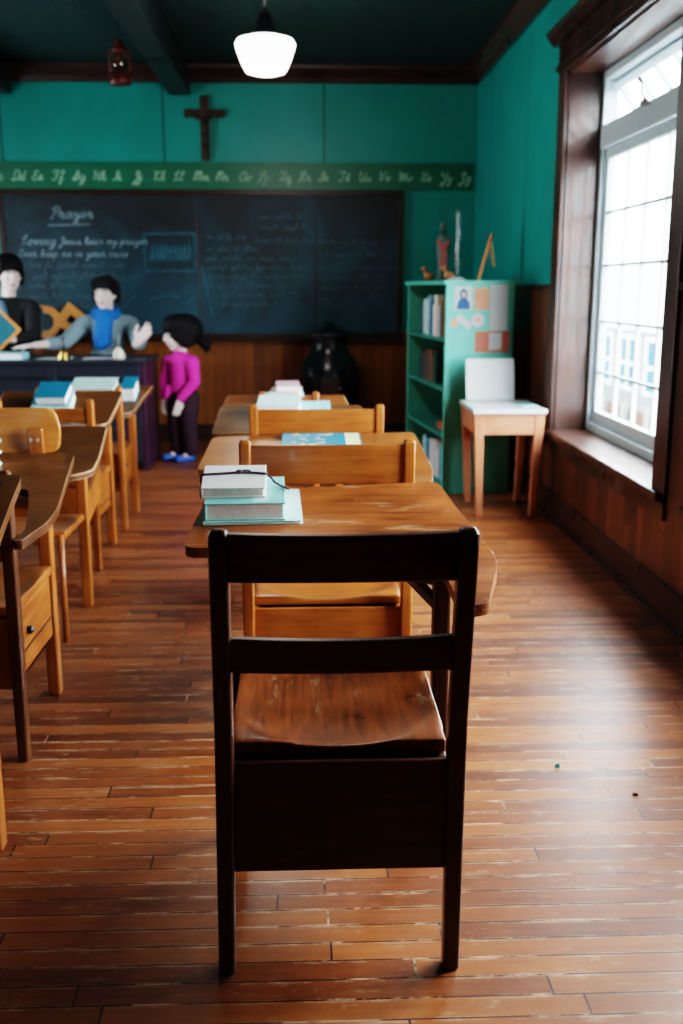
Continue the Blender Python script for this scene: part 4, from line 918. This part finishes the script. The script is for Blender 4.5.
# things on top of the bookcase
def ontop(u, v): return BCM @ Vector((u, v, BH+0.0005))
p = ontop(0.09, 0.48); s = thing('statuette', 'tall dark statuette with reddish robe on top of the bookcase', 'statuette', p)
MB().lathe([(0.045, 0), (0.045, 0.02), (0.03, 0.03), (0.035, 0.06), (0.04, 0.14), (0.045, 0.22), (0.04, 0.28), (0.018, 0.31), (0.002, 0.32)], n=20).build('robe', M['statue_dark'], s, smooth=True)
MB().ball((0, 0, 0.345), 0.03, (0.85, 0.9, 1.15)).build('head', M['statue_dark'], s, smooth=True)
MB().caps([((-0.035, -0.03, 0.25), 0.014), ((0, -0.052, 0.20), 0.012), ((0.035, -0.03, 0.25), 0.014)], 8).box(-0.022, 0.022, -0.048, -0.03, 0.07, 0.24).build('sash', M['statue_red'], s, bevel=0.006)
p = ontop(0.115, 0.20); s = thing('glass_candlestick', 'tall clear glass candlestick with white base on top of the bookcase', 'candlestick', p)
MB().lathe([(0.05, 0), (0.05, 0.008), (0.02, 0.02), (0.012, 0.05), (0.016, 0.12), (0.010, 0.16), (0.022, 0.20), (0.012, 0.24), (0.024, 0.30), (0.014, 0.34), (0.02, 0.40), (0.022, 0.44), (0.016, 0.441)], n=24).build('stem', M['clear'], s, smooth=True)
MB().lathe([(0.055, 0), (0.055, 0.012), (0.03, 0.02), (0.002, 0.021)], n=24).build('base', M['white_top'], s, smooth=True)
p = ontop(0.245, 0.10); s = thing('wooden_compass', 'wooden chalkboard compass standing open on top of the bookcase', 'compass', p)
MB().bar((-0.015, 0, 0), (0.055, 0, 0.255), 0.018, 0.014, 0.02, 0.014).build('long_leg', M['orange_wood'], s, bevel=0.003)
MB().bar((0.085, 0.004, 0.085), (0.052, 0.004, 0.25), 0.012, 0.012).build('short_leg', M['orange_wood'], s, bevel=0.003)
MB().tube([(0.052, 0, 0.235), (0.065, 0, 0.29)], [0.014, 0.009], 10).build('hinge_grip', M['small_wood'], s, smooth=True)
for (u, v, lab) in ((0.045, 0.66, 'small carved wooden bird left of the dark statuette'), (0.11, 0.36, 'small carved wooden animal right of the dark statuette')):
    p = ontop(u, v); s = thing('wood_carving', lab, 'carving', p)
    MB().ball((0, 0, 0.030), 0.03, (1.3, 0.9, 0.95)).caps([((-0.02, 0, 0.04), 0.016), ((-0.03, 0, 0.07), 0.012)], 10).ball((-0.034, 0, 0.083), 0.017).build('body', M['small_wood'], s, remesh=0.004)
    MB().tube([(-0.05, 0, 0.083), (-0.065, 0, 0.08)], [0.006, 0.001], 8).build('beak', M['orange_card'], s, smooth=True)
    MB().box(-0.03, 0.03, -0.018, 0.018, 0, 0.006).build('base', M['cover_brown'], s)

# ------------------------------------------------------------------ side table
tb = thing('side_table', 'small pale wooden table with white top beside the window', 'table', (1.17, 5.87, 0))
for sx in (-1, 1):
    for sy in (-1, 1):
        MB().bar((sx*0.155, sy*0.205, 0), (sx*0.175, sy*0.215, 0.60), 0.036, 0.036, 0.058, 0.055).build('leg', M['pale_wood'], tb, bevel=0.005)
for y in (-0.235, 0.215): MB().box(-0.148, 0.148, y, y+0.02, 0.48, 0.60).build('apron', M['pale_wood_x'], tb, bevel=0.003)
for x in (-0.195, 0.175): MB().box(x, x+0.02, -0.19, 0.19, 0.48, 0.60).build('side_apron', M['pale_wood'], tb, bevel=0.003)
MB().box(-0.212, 0.212, -0.26, 0.26, 0.60, 0.628).build('tabletop', M['white_top'], tb, bevel=0.006)
ch = tag(MB().box(-0.15, 0.15, -0.004, 0.004, 0, 0.25).build('paper_chart', M['paper'], loc=(1.145, 6.11, 0.6295), rot=(-0.16, 0, 0.08)), 'white sheet standing on the side table, leaning on the bookcase', 'paper')
tag(MB().box(-0.05, 0.05, -0.06, 0.06, 0, 0.004).build('blue_booklet', M['cover_lightblue'], loc=(1.30, 5.80, 0.6285), rot=(0, 0, 0.3)), 'small pale blue booklet lying on the side table top', 'booklet')

# ------------------------------------------------------------------ lamp and lantern
lp = thing('pendant_lamp', 'lit white schoolhouse globe lamp hanging from the ceiling', 'lamp', (-0.205, 6.2, 2.97))
MB().lathe([(0.01, -0.470), (0.07, -0.467), (0.112, -0.455), (0.132, -0.425), (0.153, -0.372), (0.170, -0.325), (0.173, -0.305), (0.162, -0.285), (0.11, -0.270), (0.07, -0.265)], n=40).build('globe', M['globe'], lp, smooth=True)
MB().lathe([(0.075, -0.270), (0.08, -0.253), (0.06, -0.220), (0.045, -0.18), (0.035, -0.145), (0.012, -0.130)], n=28).build('fitter_cap', M['iron'], lp, smooth=True)
MB().lathe([(0.010, -0.135), (0.010, 0.05), (0.06, 0.052), (0.065, 0.08)], n=20).build('stem', M['iron'], lp, smooth=True)
ln = thing('hurricane_lantern', 'red hurricane lantern hanging from the ceiling at upper left', 'lantern', (-1.235, 7.35, 2.655))
ln.scale = (0.85, 0.85, 0.95)
MB().lathe([(0.085, 0), (0.088, 0.015), (0.085, 0.055), (0.06, 0.07), (0.035, 0.085), (0.03, 0.10)], n=24).build('fuel_tank', M['lantern_red'], ln, smooth=True)
MB().lathe([(0.035, 0.095), (0.055, 0.13), (0.058, 0.16), (0.045, 0.20), (0.032, 0.22)], n=24).build('chimney', M['lantern_glass'], ln, smooth=True)
MB().lathe([(0.05, 0.215), (0.055, 0.225), (0.045, 0.25), (0.03, 0.275), (0.035, 0.285), (0.02, 0.30), (0.003, 0.305)], n=24).build('hood', M['lantern_red'], ln, smooth=True)
for s in (-1, 1): MB().tube([(s*0.06, 0, 0.06), (s*0.08, 0, 0.12), (s*0.075, 0, 0.22), (s*0.04, 0, 0.262)], 0.009, 8).build('side_tube', M['lantern_red'], ln, smooth=True)
MB().tube([(-0.05, 0, 0.25), (-0.045, 0, 0.31), (0, 0, 0.35), (0.045, 0, 0.31), (0.05, 0, 0.25)], 0.003, 6).tube([(0, 0, 0.35), (0, 0, 0.455)], 0.004, 6).build('bail_handle', M['iron'], ln, smooth=True)

# ------------------------------------------------------------------ bits on the floor
o = MB(); o.quadloft([[(-0.008, -0.005, 0), (0.007, -0.006, 0), (0.009, 0.004, 0), (-0.004, 0.007, 0)], [(-0.005, -0.004, 0.010), (0.005, -0.003, 0.012), (0.006, 0.004, 0.007), (-0.003, 0.005, 0.009)]])
tag(o.build('teal_scrap', M['teal_scrap'], loc=(0.695, 2.535, 0.0005)), 'tiny teal scrap lying on the bright patch of floor', 'scrap')
o = MB(); o.quadloft([[(-0.008, -0.004, 0), (0.008, -0.005, 0), (0.006, 0.005, 0), (-0.006, 0.004, 0)], [(-0.005, -0.003, 0.005), (0.004, -0.003, 0.007), (0.004, 0.003, 0.004), (-0.004, 0.003, 0.006)]])
tag(o.build('crumb', M['crumb'], loc=(0.861, 2.371, 0.0005)), 'tiny dark crumb on the floor right of the teal scrap', 'crumb')

# ------------------------------------------------------------------ people
def hand_chain(mb, wrist, direc, palmn, size=1.0, curl=0.25, thumb=1):
    """palm and five separate fingers; direc = pointing direction, palmn = direction the palm faces"""
    d = Vector(direc).normalized(); n = Vector(palmn); n = (n - d*n.dot(d)).normalized(); s = d.cross(n)*thumb
    w = Vector(wrist); S = size
    mb.caps([(w, 0.024*S), (w+d*0.02*S, 0.024*S)], 12)
    for k in range(4):
        off = (1.5-k)*0.0195*S
        a = w + d*0.02*S + s*off*0.6; b = w + d*0.085*S + s*off
        mb.caps([(a, 0.0165*S), (b, 0.0125*S)], 10)
        ln = (0.066, 0.078, 0.072, 0.054)[k]*S; spread = (1.5-k)*0.10
        p = b; dd = (d + s*spread).normalized(); ch = [(p, 0.0105*S)]
        for j, fr in enumerate((0.42, 0.32, 0.26)):
            dd = (dd + n*curl*(0.5+0.5*j)).normalized(); p = p + dd*ln*fr; ch.append((p, (0.0095-0.001*j)*S))
        mb.caps(ch, 8)
    a = w + d*0.028*S + s*0.022*S; b = a + (d*0.45+s*0.85+n*0.25).normalized()*0.036*S; c = b + (d*0.85+s*0.4+n*0.25).normalized()*0.030*S; e = c + (d*0.95+s*0.1+n*0.3).normalized()*0.024*S
    mb.caps([(a, 0.016*S), (b, 0.0125*S), (c, 0.0105*S), (e, 0.009*S)], 8)

def add_head(mb, c, R, s=1.0):
    """skull, jaw, nose, brow, ears; face looks along R @ -Y; c = centre of the skull"""
    def P(x, y, z): return Vector(c) + R @ Vector((x*s, y*s, z*s))
    mb.ball(P(0, 0.008, 0.02), 0.098*s, (0.80, 0.98, 1.02), R)
    mb.ball(P(0, -0.022, -0.035), 0.082*s, (0.80, 0.90, 1.02), R)
    mb.ball(P(0, -0.052, -0.092), 0.034*s, (1.05, 0.9, 0.8), R)
    mb.caps([(P(0, -0.094, 0.016), 0.009*s), (P(0, -0.108, -0.016), 0.012*s), (P(0, -0.106, -0.026), 0.0135*s)], 10)
    for sg in (-1, 1):
        mb.ball(P(sg*0.033, -0.072, -0.03), 0.026*s, (1, 0.9, 0.8), R)
        mb.caps([(P(sg*0.014, -0.090, 0.026), 0.010*s), (P(sg*0.050, -0.074, 0.026), 0.010*s)], 8)
        mb.ball(P(sg*0.080, 0.012, -0.012), 0.024*s, (0.35, 0.75, 1.15), R)
        mb.ball(P(sg*0.010, -0.105, -0.028), 0.009*s, (1, 1, 0.8), R)
    mb.caps([(P(-0.016, -0.090, -0.062), 0.009*s), (P(0.016, -0.090, -0.062), 0.009*s)], 8)
    return P
def face_parts(root, P, R, s=1.0):
    for sg in (-1, 1):
        e = MB().ball(P(sg*0.032, -0.081, 0.004), 0.0125*s, (1.25, 0.7, 0.75), R).build('eye', M['eye_white'], root, smooth=True)
        MB().ball(P(sg*0.031, -0.0885, 0.004), 0.0062*s, (1, 0.5, 1), R).build('iris', M['iris'], e, smooth=True)
        MB().caps([(P(sg*0.016, -0.101, 0.030), 0.0038*s), (P(sg*0.034, -0.096, 0.036), 0.0042*s), (P(sg*0.052, -0.082, 0.030), 0.0034*s)], 8).build('eyebrow', M['hair'], root, smooth=True)
    MB().ball(P(0, -0.098, -0.058), 0.0085*s, (2.2, 0.7, 0.55), R).ball(P(0, -0.097, -0.067), 0.0085*s, (1.8, 0.7, 0.6), R).build('lips', M['lip'], root, smooth=True)

def hair_cap(mb, P, R, s, fringe=True):
    mb.ball(P(0, 0.028, 0.042), 0.110*s, (0.90, 0.96, 0.92), R)
    for k in range(15):
        a = PI*(0.02 + 0.96*k/14); x = 0.094*math.cos(a); y = 0.018+0.080*math.sin(a)
        mb.caps([(P(x*0.9, y, 0.07), 0.028*s), (P(x*1.02, y*1.05, 0.0), 0.024*s), (P(x*1.0, y, -0.06), 0.018*s)], 8)
    if fringe:
        for k in range(9):
            x = -0.07+0.0175*k; mb.caps([(P(x*0.7, -0.045, 0.108), 0.026*s), (P(x, -0.078, 0.080), 0.018*s), (P(x*1.05, -0.088+abs(x)*0.35, 0.052), 0.010*s)], 8)

def person(label, loc): return thing('person', label, 'person', loc)
V = Vector

# --- seated teacher figure
px, py = -1.53, 7.98
T = person('seated person in grey-blue cardigan and bright blue scarf behind the black desk', (px, py, 0))
R = Euler((0.05, 0.0, math.radians(-9)), 'XYZ').to_matrix()
hc = (0.008, -0.04, 1.255)
b = MB()
P = add_head(b, hc, R, 0.98)
b.caps([((0.005, -0.005, 1.18), 0.052), ((0, 0.015, 1.08), 0.056)], 14)
b.caps([((0, 0.02, 1.02), 0.105), ((0, 0.03, 0.86), 0.115), ((0, 0.04, 0.66), 0.12), ((0, 0.05, 0.56), 0.13)], 18)
b.caps([((-0.16, 0.02, 1.035), 0.055), ((0.16, 0.02, 1.035), 0.055)], 14)
ER, WR = V((-0.30, -0.13, 0.895)), V((-0.42, -0.44, 0.890))
EL, WL = V((0.27, -0.12, 0.885)), V((0.28, -0.36, 0.89))
b.caps([((-0.185, 0.02, 1.025), 0.050), (ER, 0.042), (WR, 0.026)], 12)
b.caps([((0.185, 0.02, 1.025), 0.050), (EL, 0.042), (WL, 0.027)], 12)
hand_chain(b, WR, (-0.75, -0.40, -0.05), (0, 0, -1), 1.12, 0.10, -1)
hand_chain(b, WL, (0.66, -0.15, 0.72), (-0.45, -0.8, 0.35), 1.18, 0.12, -1)
for sg in (-1, 1):
    b.caps([((sg*0.09, 0.05, 0.53), 0.085), ((sg*0.11, -0.32, 0.52), 0.062), ((sg*0.11, -0.30, 0.28), 0.048), ((sg*0.11, -0.28, 0.09), 0.036), ((sg*0.11, -0.37, 0.045), 0.036)], 14)
b.build('body', M['face_paint'], T, remesh=0.0065, smoothit=2)
face_parts(T, P, R, 0.98)
hr = MB(); hair_cap(hr, P, R, 0.98); hr.build('hair', M['hair'], T, remesh=0.007, smoothit=2)
c = MB()
c.caps([((0, 0.02, 1.015), 0.122), ((0, 0.03, 0.86), 0.132), ((0, 0.04, 0.66), 0.138), ((0, 0.05, 0.58), 0.14)], 18)
c.caps([((-0.155, 0.02, 1.03), 0.068), ((0.155, 0.02, 1.03), 0.068)], 14)
c.caps([((-0.185, 0.02, 1.02), 0.066), (ER, 0.056), (ER.lerp(WR, 0.62), 0.046)], 14)
c.caps([((0.185, 0.02, 1.02), 0.066), (EL, 0.058), (EL.lerp(WL, 0.78), 0.046)], 14)
c.build('cardigan', M['grey_cloth'], T, remesh=0.008, smoothit=3)
sc = MB()
for k in range(24):
    a = 2*PI*k/24; sc.ball((0.078*math.cos(a), -0.005+0.078*math.sin(a), 1.105+0.012*math.sin(3*a)), 0.040, (1, 1, 0.95))
sc.caps([((-0.01, -0.10, 1.08), 0.052), ((-0.02, -0.135, 0.99), 0.050), ((-0.025, -0.145, 0.91), 0.055), ((-0.025, -0.145, 0.88), 0.050)], 14)
sc.caps([((0.03, -0.10, 1.08), 0.045), ((0.02, -0.13, 0.99), 0.045), ((0.015, -0.14, 0.90), 0.045)], 14)
sc.build('scarf', M['blue_scarf'], T, remesh=0.008, smoothit=3)
tr = MB()
for sg in (-1, 1):
    tr.caps([((sg*0.09, 0.05, 0.53), 0.098), ((sg*0.11, -0.32, 0.525), 0.075), ((sg*0.11, -0.30, 0.28), 0.062), ((sg*0.11, -0.28, 0.12), 0.055)], 14)
tr.build('trousers', M['black_cloth'], T, remesh=0.01, smoothit=2)
for sg in (-1, 1):
    MB().caps([((sg*0.11, -0.27, 0.05), 0.045), ((sg*0.11, -0.40, 0.042), 0.042)], 12).box(sg*0.11-0.04, sg*0.11+0.04, -0.44, -0.235, 0.0, 0.02).build('shoe', M['iron'], T, remesh=0.008, smoothit=1)
# stool it sits on
so = thing('wooden_stool', 'wooden stool behind the black desk under the seated person', 'stool', (px, py+0.05, 0))
MB().lathe([(0.16, 0.375), (0.17, 0.385), (0.17, 0.405), (0.155, 0.41)], n=28).build('seat', M['honey_x'], so)
for k in range(4):
    a = PI/4+k*PI/2; MB().tube([(0.10*math.cos(a), 0.10*math.sin(a), 0.38), (0.15*math.cos(a), 0.15*math.sin(a), 0)], 0.016, 10).build('leg', M['honey_z'], so, smooth=True)

# --- dark figure at the left frame edge, holding a slate
px, py = -2.285, 8.02
S_ = person('standing person in black with a fringe, holding a slate at the left edge', (px, py, 0))
R = Euler((0.10, 0.0, math.radians(28)), 'XYZ').to_matrix()
b = MB(); hc = (0.035, -0.05, 1.395)
P = add_head(b, hc, R, 1.02)
b.caps([((0.015, -0.01, 1.33), 0.05), ((0, 0.01, 1.22), 0.055)], 14)
b.caps([((0, 0.01, 1.13), 0.105), ((0, 0.02, 0.95), 0.10), ((0, 0.02, 0.78), 0.12), ((0, 0.02, 0.72), 0.12)], 18)
b.caps([((-0.15, 0.01, 1.16), 0.05), ((0.15, 0.01, 1.16), 0.05)], 14)
E1, W1 = V((0.21, -0.14, 0.93)), V((0.11, -0.33, 0.92))
E2, W2 = V((-0.22, -0.12, 0.93)), V((-0.12, -0.33, 0.92))
b.caps([((0.17, 0.01, 1.15), 0.046), (E1, 0.04), (W1, 0.026)], 12); b.caps([((-0.17, 0.01, 1.15), 0.046), (E2, 0.04), (W2, 0.026)], 12)
hand_chain(b, W1, (-0.35, -0.35, 0.35), (-0.8, 0.5, 0.2), 0.95, 0.45, 1)
hand_chain(b, W2, (0.35, -0.35, 0.35), (0.8, 0.5, 0.2), 0.95, 0.45, -1)
for sg in (-1, 1):
    b.caps([((sg*0.08, 0.02, 0.72), 0.085), ((sg*0.085, 0.0, 0.40), 0.058), ((sg*0.085, 0.02, 0.10), 0.038), ((sg*0.085, -0.06, 0.04), 0.034)], 14)
b.build('body', M['face_paint'], S_, remesh=0.0065, smoothit=2)
face_parts(S_, P, R, 1.02)
hr = MB(); hair_cap(hr, P, R, 1.02)
hr.ball(P(0, 0.03, 0.06), 0.118, (0.95, 1.0, 0.9), R)
hr.build('hair', M['hair'], S_, remesh=0.007, smoothit=2)
c = MB()
c.caps([((0, 0.01, 1.125), 0.122), ((0, 0.02, 0.95), 0.12), ((0, 0.02, 0.75), 0.145), ((0, 0.02, 0.5), 0.17), ((0, 0.02, 0.32), 0.18)], 18)
c.caps([((-0.15, 0.01, 1.155), 0.066), ((0.15, 0.01, 1.155), 0.066)], 14)
c.caps([((0.175, 0.01, 1.145), 0.064), (E1, 0.058), (E1.lerp(W1, 0.8), 0.046)], 14); c.caps([((-0.175, 0.01, 1.145), 0.064), (E2, 0.058), (E2.lerp(W2, 0.8), 0.046)], 14)
c.build('cloak', M['black_cloth'], S_, remesh=0.009, smoothit=3)
MB().caps([((-0.03, -0.105, 1.18), 0.03), ((-0.01, -0.125, 1.10), 0.034), ((0.0, -0.13, 1.03), 0.03)], 12).build('shirt_front', M['shirt_blue'], S_, remesh=0.006, smoothit=2)
for sg in (-1, 1):
    MB().caps([((sg*0.085, 0.03, 0.05), 0.044), ((sg*0.085, -0.10, 0.042), 0.04)], 12).box(sg*0.085-0.038, sg*0.085+0.038, -0.14, 0.07, 0.0, 0.02).build('shoe', M['iron'], S_, remesh=0.008, smoothit=1)
sl_ = thing('school_slate', 'teal slate in an orange wood frame held tilted by the person in black', 'slate', (px+0.035, py-0.41, 1.00))
q = 0.092
o1 = MB().box(-q, q, -0.005, 0.005, -q, q).build('slate_panel', M['slate'], sl_)
o2 = MB().box(-q-0.022, q+0.022, -0.009, 0.009, q, q+0.022).box(-q-0.022, q+0.022, -0.009, 0.009, -q-0.022, -q).box(-q-0.022, -q, -0.009, 0.009, -q, q).box(q, q+0.022, -0.009, 0.009, -q, q).build('frame', M['orange_wood'], sl_, bevel=0.003)
for o in (o1, o2): o.rotation_euler = (-0.25, PI/4, 0.0)

# --- girl in the magenta sweater, seen from behind her left side
px, py = -0.925, 7.62
G = person('child in magenta sweater with black hair standing right of the black desk', (px, py, 0))
G.rotation_euler.z = -0.65; G.scale = (1.14, 1.14, 1.0)
R = Euler((0.10, 0.0, math.radians(-30)), 'XYZ').to_matrix()
b = MB(); hs = 0.92; hc = (0.005, -0.01, 0.955)
P = add_head(b, hc, R, hs)
b.caps([((0.005, -0.005, 0.88), 0.036), ((0.005, 0.01, 0.81), 0.042)], 12)
b.caps([((0, 0.01, 0.745), 0.078), ((0, 0.01, 0.62), 0.076), ((0, 0.015, 0.52), 0.082)], 16)
SL, EL, WL = V((0.105, 0.0, 0.765)), V((0.125, -0.01, 0.615)), V((0.075, -0.10, 0.485))
SR, ER, WR = V((-0.10, 0.0, 0.765)), V((-0.125, -0.02, 0.62)), V((-0.11, -0.05, 0.48))
b.caps([(SR, 0.036), (SL, 0.036)], 12)
b.caps([(SL, 0.035), (EL, 0.030), (WL, 0.020)], 12); b.caps([(SR, 0.035), (ER, 0.030), (WR, 0.020)], 12)
hand_chain(b, WL, (-0.12, -0.15, -1), (-1, 0.1, 0), 0.78, 0.2, 1)
hand_chain(b, WR, (0.05, -0.12, -1), (1, 0.1, 0), 0.78, 0.2, -1)
for sg in (-1, 1):
    b.caps([((sg*0.052, 0.01, 0.50), 0.062), ((sg*0.055, 0.0, 0.28), 0.043), ((sg*0.056, 0.015, 0.08), 0.028), ((sg*0.056-0.03, -0.045, 0.03), 0.024)], 12)
b.build('body', M['face_paint'], G, remesh=0.0058, smoothit=2)
face_parts(G, P, R, hs)
hr = MB(); hair_cap(hr, P, R, hs)
hr.ball(P(0, 0.045, 0.035), 0.140*hs, (1.0, 0.98, 0.98), R)
hr.ball(P(0, 0.01, 0.085), 0.125*hs, (1.0, 1.0, 0.72), R)
for sg in (-1, 1): hr.ball(P(sg*0.085, 0.03, -0.02), 0.062*hs, (0.7, 1.15, 1.3), R)
hr.build('hair', M['hair'], G, remesh=0.007, smoothit=2)
MB().ball(P(0.0, 0.150, -0.05), 0.026).caps([(P(0.0, 0.155, -0.055), 0.032), (P(0.01, 0.180, -0.09), 0.042), (P(0.01, 0.185, -0.125), 0.028), (P(0.01, 0.185, -0.15), 0.012)], 12).build('ponytail', M['hair'], G, remesh=0.006, smoothit=2)
c = MB()
c.caps([((0, 0.01, 0.75), 0.086), ((0, 0.01, 0.64), 0.088), ((0, 0.015, 0.565), 0.095)], 18)
c.caps([(SR, 0.047), (SL, 0.047)], 12).caps([(SL, 0.047), (EL, 0.042), (EL.lerp(WL, 0.88), 0.033)], 12).caps([(SR, 0.047), (ER, 0.042), (ER.lerp(WR, 0.88), 0.033)], 12)
c.caps([((-0.05, -0.07, 0.56), 0.026), ((-0.055, -0.085, 0.50), 0.02)], 10)
c.caps([((0.0, 0.0, 0.815), 0.050), ((0, 0.005, 0.80), 0.055)], 12)
c.build('sweater', M['magenta'], G, remesh=0.0075, smoothit=3)
tr = MB()
tr.caps([((0, 0.015, 0.53), 0.090), ((0, 0.012, 0.50), 0.088)], 14)
for sg in (-1, 1):
    tr.caps([((sg*0.055, 0.01, 0.50), 0.074), ((sg*0.058, 0.0, 0.28), 0.056), ((sg*0.058, 0.012, 0.085), 0.048)], 14)
tr.build('trousers', M['plum'], G, remesh=0.008, smoothit=2)
for sg in (-1, 1):
    x = sg*0.056
    s_ = MB().caps([((x, 0.01, 0.035), 0.034), ((x-0.045, -0.065, 0.030), 0.030)], 12).caps([((x, 0.01, 0.012), 0.012), ((x-0.05, -0.07, 0.012), 0.012)], 8).build('shoe', M['shoe_blue'], G, remesh=0.006, smoothit=1)
    MB().caps([((x-0.012, -0.012, 0.060), 0.018), ((x-0.025, -0.035, 0.052), 0.016)], 10).build('shoe_tongue', M['shoe_pink'], s_, smooth=True)

# freeze the remeshed figures into plain meshes
bpy.context.view_layer.update()
for o in list(COL.objects):
    if o.type == 'MESH' and any(m.type == 'REMESH' for m in o.modifiers): apply_mods(o)

# ------------------------------------------------------------------ light
w = bpy.data.worlds.new('world'); scn.world = w; w.use_nodes = True
bg = w.node_tree.nodes['Background']; bg.inputs[0].default_value = (0.90, 0.96, 1.0, 1); bg.inputs[1].default_value = 9.0
def portal(x, ya, yb, sx):
    l = bpy.data.lights.new('window_portal', 'AREA'); l.shape = 'RECTANGLE'; l.size = yb-ya; l.size_y = WZ1-WZ0
    l.cycles.is_portal = True
    o = bpy.data.objects.new('window_portal', l); COL.objects.link(o); o.location = (x, (ya+yb)/2, (WZ0+WZ1)/2)
    d = Vector((-sx, 0, 0)); o.rotation_euler = d.to_track_quat('-Z', 'Y').to_euler()
    # track quat leaves local X along world Y
for a, b in RW: portal(XR+WT+0.05, a, b, 1)
for a, b in FILL_LW: portal(XL-WT-0.05, a, b, -1)
l = bpy.data.lights.new('lamp_bulb', 'POINT'); l.energy = 6; l.shadow_soft_size = 0.15; l.color = (1, 0.95, 0.86)
o = bpy.data.objects.new('lamp_bulb', l); COL.objects.link(o); o.location = (-0.205, 6.2, 2.30)

# ------------------------------------------------------------------ camera
th = math.atan(0.224); ps = math.atan(0.0385*math.cos(th))
Fv = Vector((math.sin(ps)*math.cos(th), math.cos(ps)*math.cos(th), -math.sin(th)))
Rv = Vector((math.cos(ps), -math.sin(ps), 0)); Uv = Rv.cross(Fv)
cam = bpy.data.cameras.new('camera'); co = bpy.data.objects.new('camera', cam); COL.objects.link(co)
mw = Matrix((Rv, Uv, -Fv)).transposed().to_4x4(); mw.translation = Vector((0, 0, 1.3)); co.matrix_world = mw
cam.sensor_fit = 'HORIZONTAL'; cam.sensor_width = 24.0; cam.lens = 24.0*1000/683
cam.clip_start = 0.05; cam.clip_end = 300
cam.dof.use_dof = True; cam.dof.focus_distance = 2.15; cam.dof.aperture_fstop = 3.0
scn.camera = co
scn.view_settings.view_transform = 'Filmic'; scn.view_settings.look = 'High Contrast'
scn.view_settings.exposure = 2.0
scn.cycles.max_bounces = 10; scn.cycles.diffuse_bounces = 6; scn.cycles.transparent_max_bounces = 12
scn.cycles.sample_clamp_indirect = 6.0
scn.cycles.use_denoising = True
